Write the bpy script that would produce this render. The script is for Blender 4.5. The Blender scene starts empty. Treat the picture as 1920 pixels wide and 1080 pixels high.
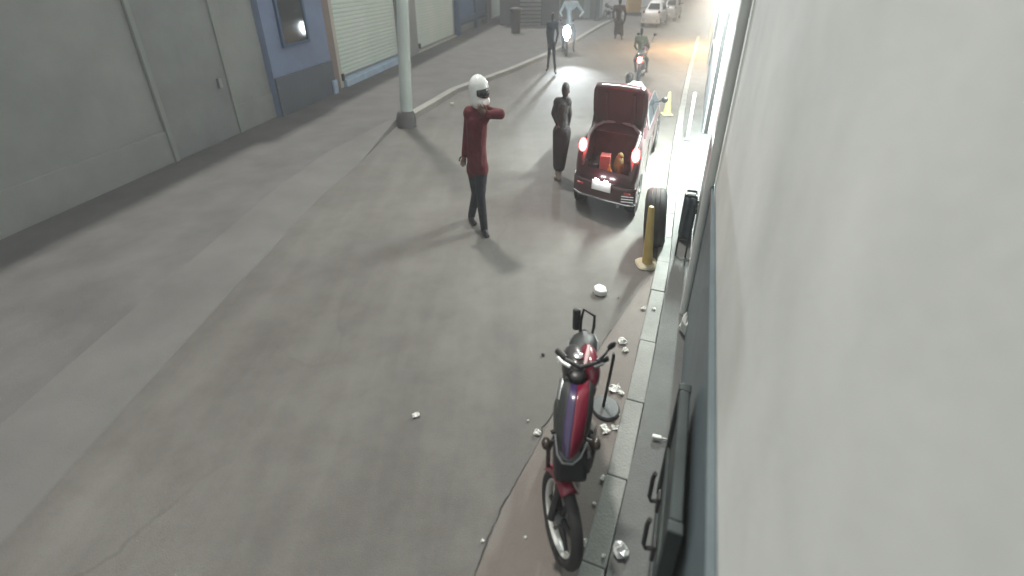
import bpy, bmesh, math, random
from mathutils import Vector, Matrix, Euler
random.seed(7)
R = math.radians
sc = bpy.context.scene
COL = sc.collection

# ------------------------------------------------------------------ camera
TH, FPX, CH = R(27), 900.0, 2.8                 # pitch down, focal length in px of a 1920 frame, height
CY = -50 + FPX * math.tan(TH)
cd = bpy.data.cameras.new('camera'); cam = bpy.data.objects.new('camera', cd); COL.objects.link(cam)
cam.location = (0, 0, CH); cam.rotation_euler = (R(90) - TH, 0, 0)
cd.sensor_width = 36; cd.lens = 36 * FPX / 1920
cd.shift_y = -(540 - CY) / 1920
cd.clip_start = 0.02; cd.clip_end = 400
sc.camera = cam
cd.dof.use_dof = True; cd.dof.focus_distance = 5.5; cd.dof.aperture_fstop = 0.9

# ------------------------------------------------------------------ sky, sun, exposure
w = bpy.data.worlds.new('World'); sc.world = w; w.use_nodes = True
nt = w.node_tree; bg = nt.nodes['Background']
bg.inputs[0].default_value = (0.85, 0.88, 0.85, 1)
bg.inputs[1].default_value = 0.34
sun_d = bpy.data.lights.new('sun', 'SUN'); sun = bpy.data.objects.new('sun', sun_d); COL.objects.link(sun)
sun_d.energy = 1.25; sun_d.angle = R(4.5); sun_d.color = (1, 0.95, 0.88)
sun.rotation_euler = Vector((0.25, -0.78, -1.75)).to_track_quat('-Z', 'Y').to_euler()
sc.view_settings.view_transform = 'Standard'; sc.view_settings.look = 'None'
cy = sc.cycles; cy.max_bounces = 5; cy.diffuse_bounces = 3; cy.glossy_bounces = 3; cy.transmission_bounces = 2; cy.volume_bounces = 0
cy.caustics_reflective = False; cy.caustics_refractive = False
sc.view_settings.exposure = 1.30; sc.view_settings.gamma = 1

def at(px, py, z=0.0):
    c, s = math.cos(TH), math.sin(TH)
    x = (px - 960) / FPX; y = (py - CY) / FPX
    d = (x, c - y * s, -s - y * c); t = (z - CH) / d[2]
    return Vector((d[0] * t, d[1] * t, z))
def atY(px, py, Y):
    c, s = math.cos(TH), math.sin(TH)
    x = (px - 960) / FPX; y = (py - CY) / FPX
    d = (x, c - y * s, -s - y * c); t = Y / d[1]
    return Vector((d[0] * t, Y, CH + d[2] * t))

# ------------------------------------------------------------------ materials
MATS = {}
def mat(name, col, rough=0.6, metal=0.0, var=0.0, vscale=3.0, bump=0.0, bscale=60.0, col2=None, spec=0.5,
        coat=0.0, emit=None, estr=0.0, trans=0.0, detail=6.0, rvar=0.0, alpha=None, bdist=0.01):
    if name in MATS: return MATS[name]
    m = bpy.data.materials.new(name); m.use_nodes = True
    nt = m.node_tree; b = nt.nodes['Principled BSDF']; L = nt.links
    b.inputs['Base Color'].default_value = (*col, 1)
    b.inputs['Roughness'].default_value = rough; b.inputs['Metallic'].default_value = metal
    b.inputs['Specular IOR Level'].default_value = spec
    b.inputs['Coat Weight'].default_value = coat; b.inputs['Coat Roughness'].default_value = 0.08
    b.inputs['Transmission Weight'].default_value = trans
    if emit: b.inputs['Emission Color'].default_value = (*emit, 1); b.inputs['Emission Strength'].default_value = estr
    tc = nt.nodes.new('ShaderNodeTexCoord')
    if var > 0 or col2:
        n1 = nt.nodes.new('ShaderNodeTexNoise'); n1.inputs['Scale'].default_value = vscale; n1.inputs['Detail'].default_value = detail
        n1.inputs['Roughness'].default_value = 0.62
        L.new(tc.outputs['Object'], n1.inputs['Vector'])
        rp = nt.nodes.new('ShaderNodeValToRGB'); rp.color_ramp.elements[0].position = 0.32; rp.color_ramp.elements[1].position = 0.7
        c2 = col2 if col2 else tuple(max(0, v * (1 + var)) for v in col)
        c1 = tuple(max(0, v * (1 - var)) for v in col) if not col2 else col
        rp.color_ramp.elements[0].color = (*c1, 1); rp.color_ramp.elements[1].color = (*c2, 1)
        L.new(n1.outputs['Fac'], rp.inputs['Fac']); L.new(rp.outputs['Color'], b.inputs['Base Color'])
        if rvar:
            mr = nt.nodes.new('ShaderNodeMapRange'); mr.inputs['To Min'].default_value = rough - rvar; mr.inputs['To Max'].default_value = rough + rvar
            L.new(n1.outputs['Fac'], mr.inputs['Value']); L.new(mr.outputs[0], b.inputs['Roughness'])
    if bump > 0:
        n2 = nt.nodes.new('ShaderNodeTexNoise'); n2.inputs['Scale'].default_value = bscale; n2.inputs['Detail'].default_value = 5
        L.new(tc.outputs['Object'], n2.inputs['Vector'])
        bp = nt.nodes.new('ShaderNodeBump'); bp.inputs['Strength'].default_value = bump; bp.inputs['Distance'].default_value = bdist
        L.new(n2.outputs['Fac'], bp.inputs['Height']); L.new(bp.outputs['Normal'], b.inputs['Normal'])
    MATS[name] = m
    return m

def road_material():
    m = bpy.data.materials.new('asphalt'); m.use_nodes = True
    nt = m.node_tree; b = nt.nodes['Principled BSDF']; L = nt.links; N = nt.nodes
    tc = N.new('ShaderNodeTexCoord')
    def noise(s, d, vec=None, r=0.6):
        n = N.new('ShaderNodeTexNoise'); n.inputs['Scale'].default_value = s; n.inputs['Detail'].default_value = d
        n.inputs['Roughness'].default_value = r; L.new(vec or tc.outputs['Object'], n.inputs['Vector']); return n
    def ramp(src, p0, c0, p1, c1):
        r = N.new('ShaderNodeValToRGB'); e = r.color_ramp.elements
        e[0].position = p0; e[0].color = (*c0, 1); e[1].position = p1; e[1].color = (*c1, 1)
        L.new(src, r.inputs['Fac']); return r
    def mix(a, bb, fac, mode='MULTIPLY'):
        x = N.new('ShaderNodeMix'); x.data_type = 'RGBA'; x.blend_type = mode
        x.inputs['Factor'].default_value = fac; L.new(a, x.inputs['A']); L.new(bb, x.inputs['B']); return x.outputs['Result']
    base = ramp(noise(0.45, 7).outputs['Fac'], 0.3, (0.130, 0.126, 0.119), 0.72, (0.172, 0.170, 0.162))
    # wheel tracks and drips run along the street (azimuth about 20 degrees)
    mp = N.new('ShaderNodeMapping'); mp.inputs['Rotation'].default_value = (0, 0, R(20)); mp.inputs['Scale'].default_value = (2.2, 0.22, 1)
    L.new(tc.outputs['Object'], mp.inputs['Vector'])
    tracks = ramp(noise(0.9, 4, mp.outputs['Vector']).outputs['Fac'], 0.35, (0.80, 0.79, 0.78), 0.68, (1.06, 1.06, 1.05))
    blot = ramp(noise(2.6, 9, None, 0.7).outputs['Fac'], 0.36, (0.74, 0.72, 0.71), 0.6, (1, 1, 1))
    spk = ramp(noise(170, 2).outputs['Fac'], 0.35, (0.72, 0.72, 0.72), 0.66, (1.18, 1.17, 1.15))
    oil = N.new('ShaderNodeTexVoronoi'); oil.inputs['Scale'].default_value = 0.9; L.new(tc.outputs['Object'], oil.inputs['Vector'])
    oilr = ramp(oil.outputs['Distance'], 0.03, (0.62, 0.60, 0.60), 0.16, (1, 1, 1))
    c = mix(base.outputs['Color'], tracks.outputs['Color'], 0.9)
    c = mix(c, blot.outputs['Color'], 0.75); c = mix(c, spk.outputs['Color'], 0.7); c = mix(c, oilr.outputs['Color'], 0.6)
    wn = N.new('ShaderNodeTexNoise'); wn.inputs['Scale'].default_value = 1.6; wn.inputs['Detail'].default_value = 6; L.new(tc.outputs['Object'], wn.inputs['Vector'])
    va = N.new('ShaderNodeMix'); va.data_type = 'VECTOR'; va.inputs['Factor'].default_value = 0.30
    L.new(tc.outputs['Object'], va.inputs['A']); L.new(wn.outputs['Color'], va.inputs['B'])
    vo = N.new('ShaderNodeTexVoronoi'); vo.feature = 'DISTANCE_TO_EDGE'; vo.inputs['Scale'].default_value = 0.75; L.new(va.outputs['Result'], vo.inputs['Vector'])
    ckr = ramp(vo.outputs['Distance'], 0.0, (0.82, 0.81, 0.80), 0.009, (1, 1, 1))
    ckm = ramp(noise(0.35, 3).outputs['Fac'], 0.48, (0, 0, 0), 0.60, (1, 1, 1))
    cm = N.new('ShaderNodeMix'); cm.data_type = 'RGBA'; cm.blend_type = 'MULTIPLY'
    L.new(ckm.outputs['Color'], cm.inputs['Factor']); L.new(c, cm.inputs['A']); L.new(ckr.outputs['Color'], cm.inputs['B']); c = cm.outputs['Result']
    L.new(c, b.inputs['Base Color'])
    rr = N.new('ShaderNodeMapRange'); rr.inputs['To Min'].default_value = 0.55; rr.inputs['To Max'].default_value = 0.8
    b.inputs['Specular IOR Level'].default_value = 0.3
    L.new(blot.outputs['Color'], rr.inputs['Value']); L.new(rr.outputs[0], b.inputs['Roughness'])
    bp = N.new('ShaderNodeBump'); bp.inputs['Strength'].default_value = 0.5; bp.inputs['Distance'].default_value = 0.006
    L.new(noise(130, 4).outputs['Fac'], bp.inputs['Height']); L.new(bp.outputs['Normal'], b.inputs['Normal'])
    return m

# ------------------------------------------------------------------ mesh helpers
class MB:
    def __init__(s): s.v = []; s.f = []
    def add(s, vs, fs):
        o = len(s.v); s.v += [tuple(v) for v in vs]; s.f += [tuple(i + o for i in f) for f in fs]; return s
    def box(s, c, d, rz=0.0, m=None):
        x, y, z = d[0] / 2, d[1] / 2, d[2] / 2
        vs = [Vector((i * x, j * y, k * z)) for i in (-1, 1) for j in (-1, 1) for k in (-1, 1)]
        mm = Matrix.Translation(c) @ (m if m is not None else Matrix.Rotation(rz, 4, 'Z'))
        vs = [mm @ v for v in vs]
        return s.add(vs, [(0, 1, 3, 2), (4, 6, 7, 5), (0, 4, 5, 1), (2, 3, 7, 6), (0, 2, 6, 4), (1, 5, 7, 3)])
    def tube(s, pts, rad, n=10, sq=1.0, cap=True):
        pts = [Vector(p) for p in pts]
        if not isinstance(rad, (list, tuple)): rad = [rad] * len(pts)
        rings = []; up = Vector((0, 0, 1)); a = None
        for i, p in enumerate(pts):
            t = (pts[min(i + 1, len(pts) - 1)] - pts[max(i - 1, 0)]).normalized()
            if a is None:
                a = t.cross(up)
                if a.length < 1e-3: a = t.cross(Vector((1, 0, 0)))
            else: a = a - t * a.dot(t)
            a = a.normalized(); b = t.cross(a).normalized()
            rings.append([p + (a * math.cos(k * 2 * math.pi / n) + b * math.sin(k * 2 * math.pi / n) * sq) * rad[i] for k in range(n)])
        return s.rings(rings, cap)
    def rings(s, rings, cap=True, closed=False):
        n = len(rings[0]); vs = [v for r in rings for v in r]; fs = []
        m = len(rings)
        for i in range(m if closed else m - 1):
            j = (i + 1) % m
            for k in range(n):
                k2 = (k + 1) % n
                fs.append((i * n + k, i * n + k2, j * n + k2, j * n + k))
        if cap and not closed:
            fs.append(tuple(range(n - 1, -1, -1))); fs.append(tuple((m - 1) * n + k for k in range(n)))
        return s.add(vs, fs)
    def lathe(s, prof, c=(0, 0, 0), n=20, m=None, sx=1.0):
        rings = []
        for r, z in prof:
            ring = [Vector((r * math.cos(k * 2 * math.pi / n) * sx, r * math.sin(k * 2 * math.pi / n), z)) for k in range(n)]
            if m is not None: ring = [m @ v for v in ring]
            rings.append([v + Vector(c) for v in ring])
        return s.rings(rings)
    def torus(s, c, RR, r, m=None, n=32, k=10, sq=1.0):
        rings = []
        for i in range(n):
            a = i * 2 * math.pi / n; ring = []
            for j in range(k):
                b = j * 2 * math.pi / k
                v = Vector(((RR + r * math.cos(b)) * math.cos(a), (RR + r * math.cos(b)) * math.sin(a), r * math.sin(b) * sq))
                if m is not None: v = m @ v
                ring.append(v + Vector(c))
            rings.append(ring)
        return s.rings(rings, closed=True)
    def ball(s, c, r, n=14, k=9, m=None):
        if not isinstance(r, (list, tuple)): r = (r, r, r)
        rings = []
        for i in range(1, k):
            p = math.pi * i / k; ring = []
            for j in range(n):
                q = 2 * math.pi * j / n
                v = Vector((r[0] * math.sin(p) * math.cos(q), r[1] * math.sin(p) * math.sin(q), r[2] * math.cos(p)))
                if m is not None: v = m @ v
                ring.append(v + Vector(c))
            rings.append(ring)
        o = len(s.v); s.rings(rings, cap=False)
        tp = Vector((0, 0, r[2])); bt = Vector((0, 0, -r[2]))
        if m is not None: tp = m @ tp; bt = m @ bt
        a = len(s.v); s.v += [tuple(tp + Vector(c)), tuple(bt + Vector(c))]
        for j in range(n):
            j2 = (j + 1) % n
            s.f.append((a, o + j2, o + j)); l = o + (k - 2) * n; s.f.append((a + 1, l + j, l + j2))
        return s
    def cap(s, p0, r0, p1, r1):
        s.ball(p0, r0); s.ball(p1, r1)
        if (Vector(p1) - Vector(p0)).length > 1e-4: s.tube([p0, p1], [r0, r1], 12)
        return s
    def mesh(s, name):
        me = bpy.data.meshes.new(name); me.from_pydata(s.v, [], s.f); me.update()
        bm = bmesh.new(); bm.from_mesh(me); bmesh.ops.recalc_face_normals(bm, faces=bm.faces); bm.to_mesh(me); bm.free()
        return me
    def build(s, name, m, parent=None, smooth=False, bevel=0.0, loc=None, sub=0):
        o = bpy.data.objects.new(name, s.mesh(name)); COL.objects.link(o)
        if m: o.data.materials.append(m)
        if parent: o.parent = parent
        if loc is not None: o.location = loc
        if smooth: shade(o.data)
        if bevel:
            b = o.modifiers.new('bevel', 'BEVEL'); b.width = bevel; b.segments = 2; b.limit_method = 'ANGLE'
        if sub:
            b = o.modifiers.new('sub', 'SUBSURF'); b.levels = sub; b.render_levels = sub
        return o
def shade(me, ang=40):
    for p in me.polygons: p.use_smooth = True
    bm = bmesh.new(); bm.from_mesh(me)
    for e in bm.edges:
        if len(e.link_faces) == 2 and e.calc_face_angle(0) > R(ang): e.smooth = False
    bm.to_mesh(me); bm.free()
def tag(o, label=None, cat=None, group=None, kind=None):
    if label: o['label'] = label
    if cat: o['category'] = cat
    if group: o['group'] = group
    if kind: o['kind'] = kind
    return o
def empty(name, loc=(0, 0, 0), rz=0.0):
    o = bpy.data.objects.new(name, None); COL.objects.link(o); o.location = loc; o.rotation_euler = (0, 0, rz)
    o.empty_display_size = 0.1
    return o
def inst(me, name, parent, loc=(0, 0, 0), rz=0.0):
    o = bpy.data.objects.new(name, me); COL.objects.link(o); o.parent = parent; o.location = loc; o.rotation_euler = (0, 0, rz); return o
def copy_tree(o, parent=None):
    c = o.copy(); COL.objects.link(c); c.parent = parent
    for ch in list(o.children): copy_tree(ch, c)
    return c
def remesh(mb, voxel, smooth=6, sx=1.0):
    o = bpy.data.objects.new('temp', mb.mesh('temp')); COL.objects.link(o)
    r = o.modifiers.new('r', 'REMESH'); r.mode = 'VOXEL'; r.voxel_size = voxel; r.use_smooth_shade = True
    s = o.modifiers.new('s', 'SMOOTH'); s.factor = 0.5; s.iterations = smooth
    dg = bpy.context.evaluated_depsgraph_get()
    me = bpy.data.meshes.new_from_object(o.evaluated_get(dg), depsgraph=dg)
    bpy.data.objects.remove(o)
    for v in me.vertices: v.co.x *= sx
    for p in me.polygons: p.use_smooth = True
    return me

# ------------------------------------------------------------------ palette
ASPH = road_material()
CONC = mat('pavement concrete', (0.092, 0.091, 0.092), 0.85, col2=(0.138, 0.136, 0.134), vscale=1.6, bump=0.4, bscale=90, detail=9)
KERB = mat('kerb concrete', (0.19, 0.198, 0.187), 0.8, col2=(0.28, 0.29, 0.275), vscale=3.5, bump=0.5, bscale=70, detail=9)
KERBL = mat('dusty kerb concrete', (0.23, 0.225, 0.21), 0.85, col2=(0.31, 0.305, 0.285), vscale=0.9, bump=0.5, bscale=70, detail=9)
GUTT = mat('gutter cement', (0.130, 0.108, 0.095), 0.75, col2=(0.158, 0.147, 0.136), vscale=2.2, bump=0.4, bscale=110, detail=9)
RPAV = mat('right pavement cement', (0.088, 0.093, 0.092), 0.8, col2=(0.130, 0.138, 0.134), vscale=3.0, bump=0.4, bscale=90, detail=9)
PLAS = mat('pale plaster', (0.54, 0.56, 0.535), 0.85, col2=(0.70, 0.72, 0.69), vscale=1.3, bump=0.12, bscale=35, detail=10)
DADO = mat('blue grey enamel', (0.085, 0.115, 0.13), 0.5, col2=(0.115, 0.15, 0.165), vscale=4, bump=0.15, bscale=80, detail=8)
SHUT = mat('shutter pale green', (0.54, 0.64, 0.58), 0.5, col2=(0.64, 0.70, 0.645), vscale=0.7, bump=0.1, bscale=40)
LILAC = mat('lilac wall paint', (0.17, 0.22, 0.34), 0.8, var=0.12, vscale=1.2, bump=0.2)
DLIL = mat('slate wall paint', (0.085, 0.10, 0.125), 0.7, var=0.15, vscale=1.5, bump=0.2)
BROWN = mat('brown pillar paint', (0.20, 0.155, 0.14), 0.7, var=0.1)
CREAM = mat('cream trim', (0.46, 0.45, 0.40), 0.7, var=0.08)
PALEB = mat('pale blue step paint', (0.36, 0.47, 0.60), 0.6, var=0.15, vscale=4)
GREYW = mat('grey wall render', (0.26, 0.275, 0.27), 0.85, var=0.12, vscale=0.9, bump=0.3)
DARKW = mat('dark wall render', (0.085, 0.09, 0.11), 0.8, var=0.15)
STEELB = mat('dark blue steel', (0.035, 0.085, 0.17), 0.45, metal=0.2, var=0.1)
GLASSB = mat('blue tinted pane', (0.13, 0.20, 0.34), 0.1, spec=0.8)
POLEM = mat('pole concrete', (0.48, 0.54, 0.52), 0.75, var=0.1, vscale=2.5, bump=0.3, bscale=50)
BLACK = mat('black plastic', (0.014, 0.014, 0.015), 0.4)
DRUB = mat('tyre rubber', (0.022, 0.023, 0.023), 0.75, bump=0.3, bscale=40)
CHROME = mat('chrome', (0.72, 0.73, 0.74), 0.18, metal=1.0)
STEEL = mat('dull steel', (0.35, 0.36, 0.37), 0.4, metal=0.9)
MAROON = mat('maroon car paint', (0.050, 0.009, 0.014), 0.35, coat=0.8, var=0.1, vscale=2)
MAROOND = mat('dark lid lining', (0.030, 0.029, 0.031), 0.6, var=0.2, vscale=5)
CGLASS = mat('car window glass', (0.03, 0.035, 0.04), 0.06, spec=0.8)
LINER = mat('boot liner', (0.10, 0.055, 0.055), 0.9, var=0.2, vscale=9)
TAIL = mat('lit tail lamp', (0.5, 0.02, 0.02), 0.3, emit=(1, 0.045, 0.042), estr=14)
WHITEP = mat('white paint', (0.72, 0.73, 0.73), 0.4, var=0.04)
RED = mat('crimson bike paint', (0.20, 0.009, 0.032), 0.28, coat=0.8, var=0.06)
PURP = mat('violet bike paint', (0.05, 0.032, 0.10), 0.3, coat=0.6, var=0.2, vscale=6)
SEATM = mat('black vinyl', (0.028, 0.032, 0.032), 0.5, bump=0.2, bscale=90)
FRAME = mat('black bike metal', (0.018, 0.018, 0.02), 0.45, var=0.2)
SKIN = mat('skin', (0.15, 0.09, 0.07), 0.6)
HAIR = mat('black hair', (0.012, 0.010, 0.010), 0.6, bump=0.5, bscale=120)
YEL = mat('faded yellow plastic', (0.46, 0.32, 0.09), 0.6, col2=(0.55, 0.42, 0.16), vscale=6, bump=0.2)
TRASH = mat('white plastic litter', (0.70, 0.71, 0.68), 0.6, var=0.12, vscale=20)

# ------------------------------------------------------------------ ground, kerbs, pavements
mb = MB(); mb.add([(-60, -15, 0), (60, -15, 0), (60, 110, 0), (-60, 110, 0)], [(0, 1, 2, 3)])
tag(mb.build('road', ASPH), 'grey worn asphalt street running between the shops', kind='structure')

WA = R(20.6)                                            # azimuth of the right-hand wall
RT = Vector((math.sin(WA), math.cos(WA), 0)); RN = Vector((math.cos(WA), -math.sin(WA), 0))
def rw(a, n, z=0.0): return RT * a + RN * n + Vector((0, 0, z))   # street-side frame of the right wall
WN = 0.27                                               # the wall face
RK = [(-2.5, -0.14), (0.6, -0.165), (1.4, -0.160), (2.0, -0.125), (2.9, -0.095), (3.9, -0.085), (4.5, -0.080), (6.0, -0.12), (8.2, -0.19), (11, -0.25), (16, -0.3), (30, -0.3), (60, -0.3)]
def kn(a):
    for (a0, n0), (a1, n1) in zip(RK, RK[1:]):
        if a <= a1: return n0 + (n1 - n0) * (a - a0) / (a1 - a0)
    return RK[-1][1]
KW, KH = 0.125, 0.10
# right pavement slab behind the kerb stones
mb = MB(); N = 40
aa = [-2.5 + i * 0.8 for i in range(79)]
for a0, a1 in zip(aa, aa[1:]):
    p = [rw(a0, kn(a0) + KW + .004), rw(a1, kn(a1) + KW + .004), rw(a1, WN + 3.2), rw(a0, WN + 3.2)]
    o = len(mb.v); mb.v += [(q.x, q.y, KH - .006) for q in p] + [(q.x, q.y, -.05) for q in p]
    mb.f += [(o, o + 3, o + 2, o + 1), (o, o + 1, o + 5, o + 4)]
rpav = tag(mb.build('pavement_right', RPAV), 'narrow cement pavement along the right wall', kind='structure')
# individual kerb stones
kerb = tag(empty('kerb_right'), 'row of pale concrete kerb stones along the right pavement', kind='structure')
a = 0.2; i = 0
while a < 26:
    ln = 0.62 + random.uniform(-.10, .14)
    g = .0035
    a1 = a + ln - g
    j0, j1 = kn(a) + random.uniform(-.004, .004), kn(a1) + random.uniform(-.004, .004)
    h = KH + random.uniform(-.006, .004)
    q = [rw(a, j0), rw(a1, j1), rw(a1, j1 + KW), rw(a, j0 + KW)]
    q0 = [rw(a, j0 - .012), rw(a1, j1 - .012), rw(a1, j1 + KW), rw(a, j0 + KW)]
    vs = [(p.x, p.y, -.04) for p in q0] + [(p.x, p.y, h) for p in q]
    MB().add(vs, [(3, 2, 1, 0), (4, 5, 6, 7), (0, 1, 5, 4), (1, 2, 6, 5), (2, 3, 7, 6), (3, 0, 4, 7)]).build('kerb_stone', KERB, kerb, bevel=.008)
    a += ln; i += 1
# reddish cement gutter strip beside the kerb
mb = MB()
for a0, a1 in [(x * .4, x * .4 + .4) for x in range(-2, 13)]:
    def wd(a): return 0.50 - 0.012 * a + 0.015 * math.sin(a * 5.1) if a < 2.2 else max(.03, .475 - (a - 2.2) * .20)
    p = [rw(a0, kn(a0) - .02 - wd(a0)), rw(a1, kn(a1) - .02 - wd(a1)), rw(a1, kn(a1) + .02), rw(a0, kn(a0) + .02)]
    mb.add([(v.x, v.y, .004) for v in p], [(0, 3, 2, 1)])
gut = mb.build('gutter', GUTT)
ck = MB(); pts = []
rc = random.Random(3)
for k in range(90):
    a = .3 + k * .035; pts.append(rw(a, kn(a) - .025 - wd(a) + rc.uniform(-.006, .006)))
for k, (p, q) in enumerate(zip(pts, pts[1:])):
    wk = .0015 + .0035 * abs(math.sin(k * .37) * math.sin(k * .11 + 1))
    ck.add([(p.x - wk, p.y, .006), (p.x + wk, p.y, .006), (q.x + wk, q.y, .006), (q.x - wk, q.y, .006)], [(0, 1, 2, 3)])
ck.build('seam', mat('seam dirt', (.04, .036, .033), .9), gut)
tag(gut, 'brownish cement gutter strip beside the right kerb', kind='structure')

# left kerb line, bending right in the distance
LK = [at(600, 368), at(680, 300), at(762, 232), at(858, 174), at(960, 136), at(1028, 106)]
LK = [Vector((-2.85, -2, 0)), Vector((-2.8, 3, 0))] + LK + [Vector((2.9, 23, 0)), Vector((5.2, 30, 0)), Vector((9.5, 42, 0)), Vector((22, 70, 0))]
# left wall frame
LA = R(9.2); LT = Vector((math.sin(LA), math.cos(LA), 0)); LN = Vector((math.cos(LA), -math.sin(LA), 0))
PH = 0.11
LO = at(638, 164, PH); LO.z = 0
def lw(s, n, z=0.0): return LO + LT * s + LN * n + Vector((0, 0, z))
def s_of(px):                                           # where a column of the view meets the left wall line
    k = (px - 960) / FPX
    lo, hi = -11.0, 40.0
    for _ in range(60):
        md = (lo + hi) / 2; p = lw(md, 0)
        if p.x / (p.y * math.cos(TH) + (CH - .6) * math.sin(TH)) < k: lo = md
        else: hi = md
    return lo
# pavement: ramps down to the road near the camera, stands on a kerb from the pole onward
mb = MB(); inn = []; mid = []; rm_ = MB()
for i, p in enumerate(LK):
    t = (LK[min(i + 1, len(LK) - 1)] - LK[max(i - 1, 0)]).normalized(); n = Vector((t.y, -t.x, 0))
    inn.append(p - n * .20); mid.append(p - n * (.28 if 9 < p.y < 10.5 else .62))
for i in range(len(LK) - 1):
    near = LK[i + 1].y < 10.2
    z0 = [.006 if LK[k].y < 9 else PH - .004 for k in (i, i + 1)]
    e0, e1 = (LK[i], LK[i + 1]) if near else (inn[i], inn[i + 1])
    if near and LK[i + 1].y > 9: e1 = inn[i + 1]
    zt = PH - .004
    tg_ = rm_ if near else mb
    tg_.add([(e0.x, e0.y, z0[0]), (e1.x, e1.y, z0[1]), (e1.x + .06, e1.y, -.03), (e0.x + .06, e0.y, -.03)], [(0, 1, 2, 3)])
    tg_.add([(e0.x, e0.y, z0[0]), (e1.x, e1.y, z0[1]), (mid[i + 1].x, mid[i + 1].y, zt), (mid[i].x, mid[i].y, zt)], [(0, 1, 2, 3)])
    mb.add([(mid[i].x, mid[i].y, zt), (mid[i + 1].x, mid[i + 1].y, zt), (-20, LK[i + 1].y, zt), (-20, LK[i].y, zt)], [(0, 1, 2, 3)])
tag(mb.build('pavement_left', CONC), 'wide dusty concrete pavement in front of the shuttered shops', kind='structure')
tag(rm_.build('pavement_ramp', mat('pale ramp cement', (.108, .107, .104), .85, col2=(.152, .150, .146), vscale=1.1, bump=.4, bscale=80, detail=9)), 'pale cement ramp from the street up to the left pavement', kind='structure')
lkerb = tag(empty('kerb_left'), 'pale worn kerb along the left pavement', kind='structure')
for i in range(len(LK) - 1):
    if LK[i].y < 9: continue
    L = (LK[i + 1] - LK[i]).length; n = max(1, round(L / 1.2))
    if LK[i].y > 30: n = 3
    t = (LK[i + 1] - LK[i]) / n
    for k in range(n):
        p = LK[i] + t * k + t.normalized() * .003; q = LK[i] + t * (k + 1) - t.normalized() * .003
        ni = (inn[i] - LK[i]) * .99; h = PH + random.uniform(-.003, .005)
        qs = [p, q, q + ni, p + ni]; fo = -ni * .15; lo_ = [p + fo, q + fo, q + ni, p + ni]
        MB().add([(v.x, v.y, -.04) for v in lo_] + [(v.x, v.y, h) for v in qs],
                 [(3, 2, 1, 0), (4, 5, 6, 7), (0, 1, 5, 4), (1, 2, 6, 5), (2, 3, 7, 6), (3, 0, 4, 7)]).build('kerb_stone', KERBL, lkerb, bevel=.012)

# ------------------------------------------------------------------ left row of shops
def lbox(mb, s0, s1, n0, n1, z0, z1):
    c = [lw(s0, n0), lw(s1, n0), lw(s1, n1), lw(s0, n1)]
    return mb.add([(p.x, p.y, z0) for p in c] + [(p.x, p.y, z1) for p in c],
                  [(3, 2, 1, 0), (4, 5, 6, 7), (0, 1, 5, 4), (1, 2, 6, 5), (2, 3, 7, 6), (3, 0, 4, 7)])
def shutter(parent, s0, s1, z0, z1, n=-.10, m=SHUT, pitch=.105):
    sh = lbox(MB(), s0, s1, n - .06, n - .03, z0, z1).build('shutter', m, parent)
    L = s1 - s0
    sm = MB()
    prof = [(0, 0), (.009, .012), (.013, .045), (.009, .085), (0, .097)]
    r = [[Vector((x, -L / 2 + .01, z)) for x, z in prof], [Vector((x, L / 2 - .01, z)) for x, z in prof]]
    sm.rings(r); me = sm.mesh('slat'); me.materials.append(m)
    z = z0
    c = lw((s0 + s1) / 2, n - .03)
    while z < z1 - .05:
        inst(me, 'slat', sh, (c.x, c.y, z), -LA); z += pitch
    lbox(MB(), s0 + .01, s1 - .01, n - .03, n + .01, z0 - .0, z0 + .05).build('bottom_rail', STEEL, sh)
    for sg in (s0, s1): lbox(MB(), sg - .03, sg + .03, n - .03, n + .02, z0, z1).build('guide_rail', STEEL, sh)
    return sh
sA, sB = s_of(637), s_of(752)
sC, sD, sE = s_of(782), s_of(855), s_of(860)
sF, sG, sH = s_of(914), s_of(920), s_of(957)
TOP = 3.7
b1 = tag(empty('shop_building'), 'row of shuttered shops with pale green shutters behind the pale pole', 'building')
lbox(MB(), -.25, sH + .3, -5, -.20, -.05, TOP).build('wall', GREYW, b1)
lbox(MB(), -.25, sH + .3, -.198, .02, 2.95, TOP - .01).build('lintel', GREYW, b1)
lbox(MB(), -.55, -.12, -.198, .10, 0, TOP - .02).build('pillar', BROWN, b1, bevel=.015)
lbox(MB(), -.115, sA - .04, -.198, .07, .0, 2.945).build('jamb', CREAM, b1, bevel=.01)
st = lbox(MB(), sA - .02, sB + .2, -.197, .16, 0, PH + .17).build('step', PALEB, b1, bevel=.02)
shutter(b1, sA, sB, PH + .18, 2.94)
lbox(MB(), sB + .035, sC - .035, -.198, .05, 0, 2.945).build('pillar', GREYW, b1, bevel=.015)
lbox(MB(), sC - .3, sD, -.197, .03, 0, PH + .05).build('threshold', CREAM, b1)
shutter(b1, sC, sD, PH + .06, 2.94)
lbox(MB(), sD + .035, sE, -.198, .04, 0, 2.945).build('pillar', STEELB, b1, bevel=.01)
dr = lbox(MB(), sE + .01, sF - .01, -.19, -.10, PH + .35, 2.94).build('glazed_door', GLASSB, b1)
for (x0, x1, z0, z1) in [(sE + .02, sE + .35, .1, 2.93), (sF - .35, sF - .02, .1, 2.93), ((sE + sF) / 2 + .2, (sE + sF) / 2 + .7, .05, 2.93), (sE + .351, sF - .351, .62, .82)]:
    lbox(MB(), x0, x1, -.098, .02, z0, z1).build('frame_bar', STEELB, dr, bevel=.01)
lbox(MB(), sF, sG - .04, -.198, .05, 0, 2.945).build('pillar', CREAM, b1, bevel=.01)
shutter(b1, sG, sH, PH + .06, 2.94)
for s, nm in ((sA - .06, 'padlock'), (sC + .05, 'padlock')):
    lbox(MB(), s - .05, s + .06, .03, .10, PH + .16, PH + .34).build(nm, BLACK, b1, bevel=.01)
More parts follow.
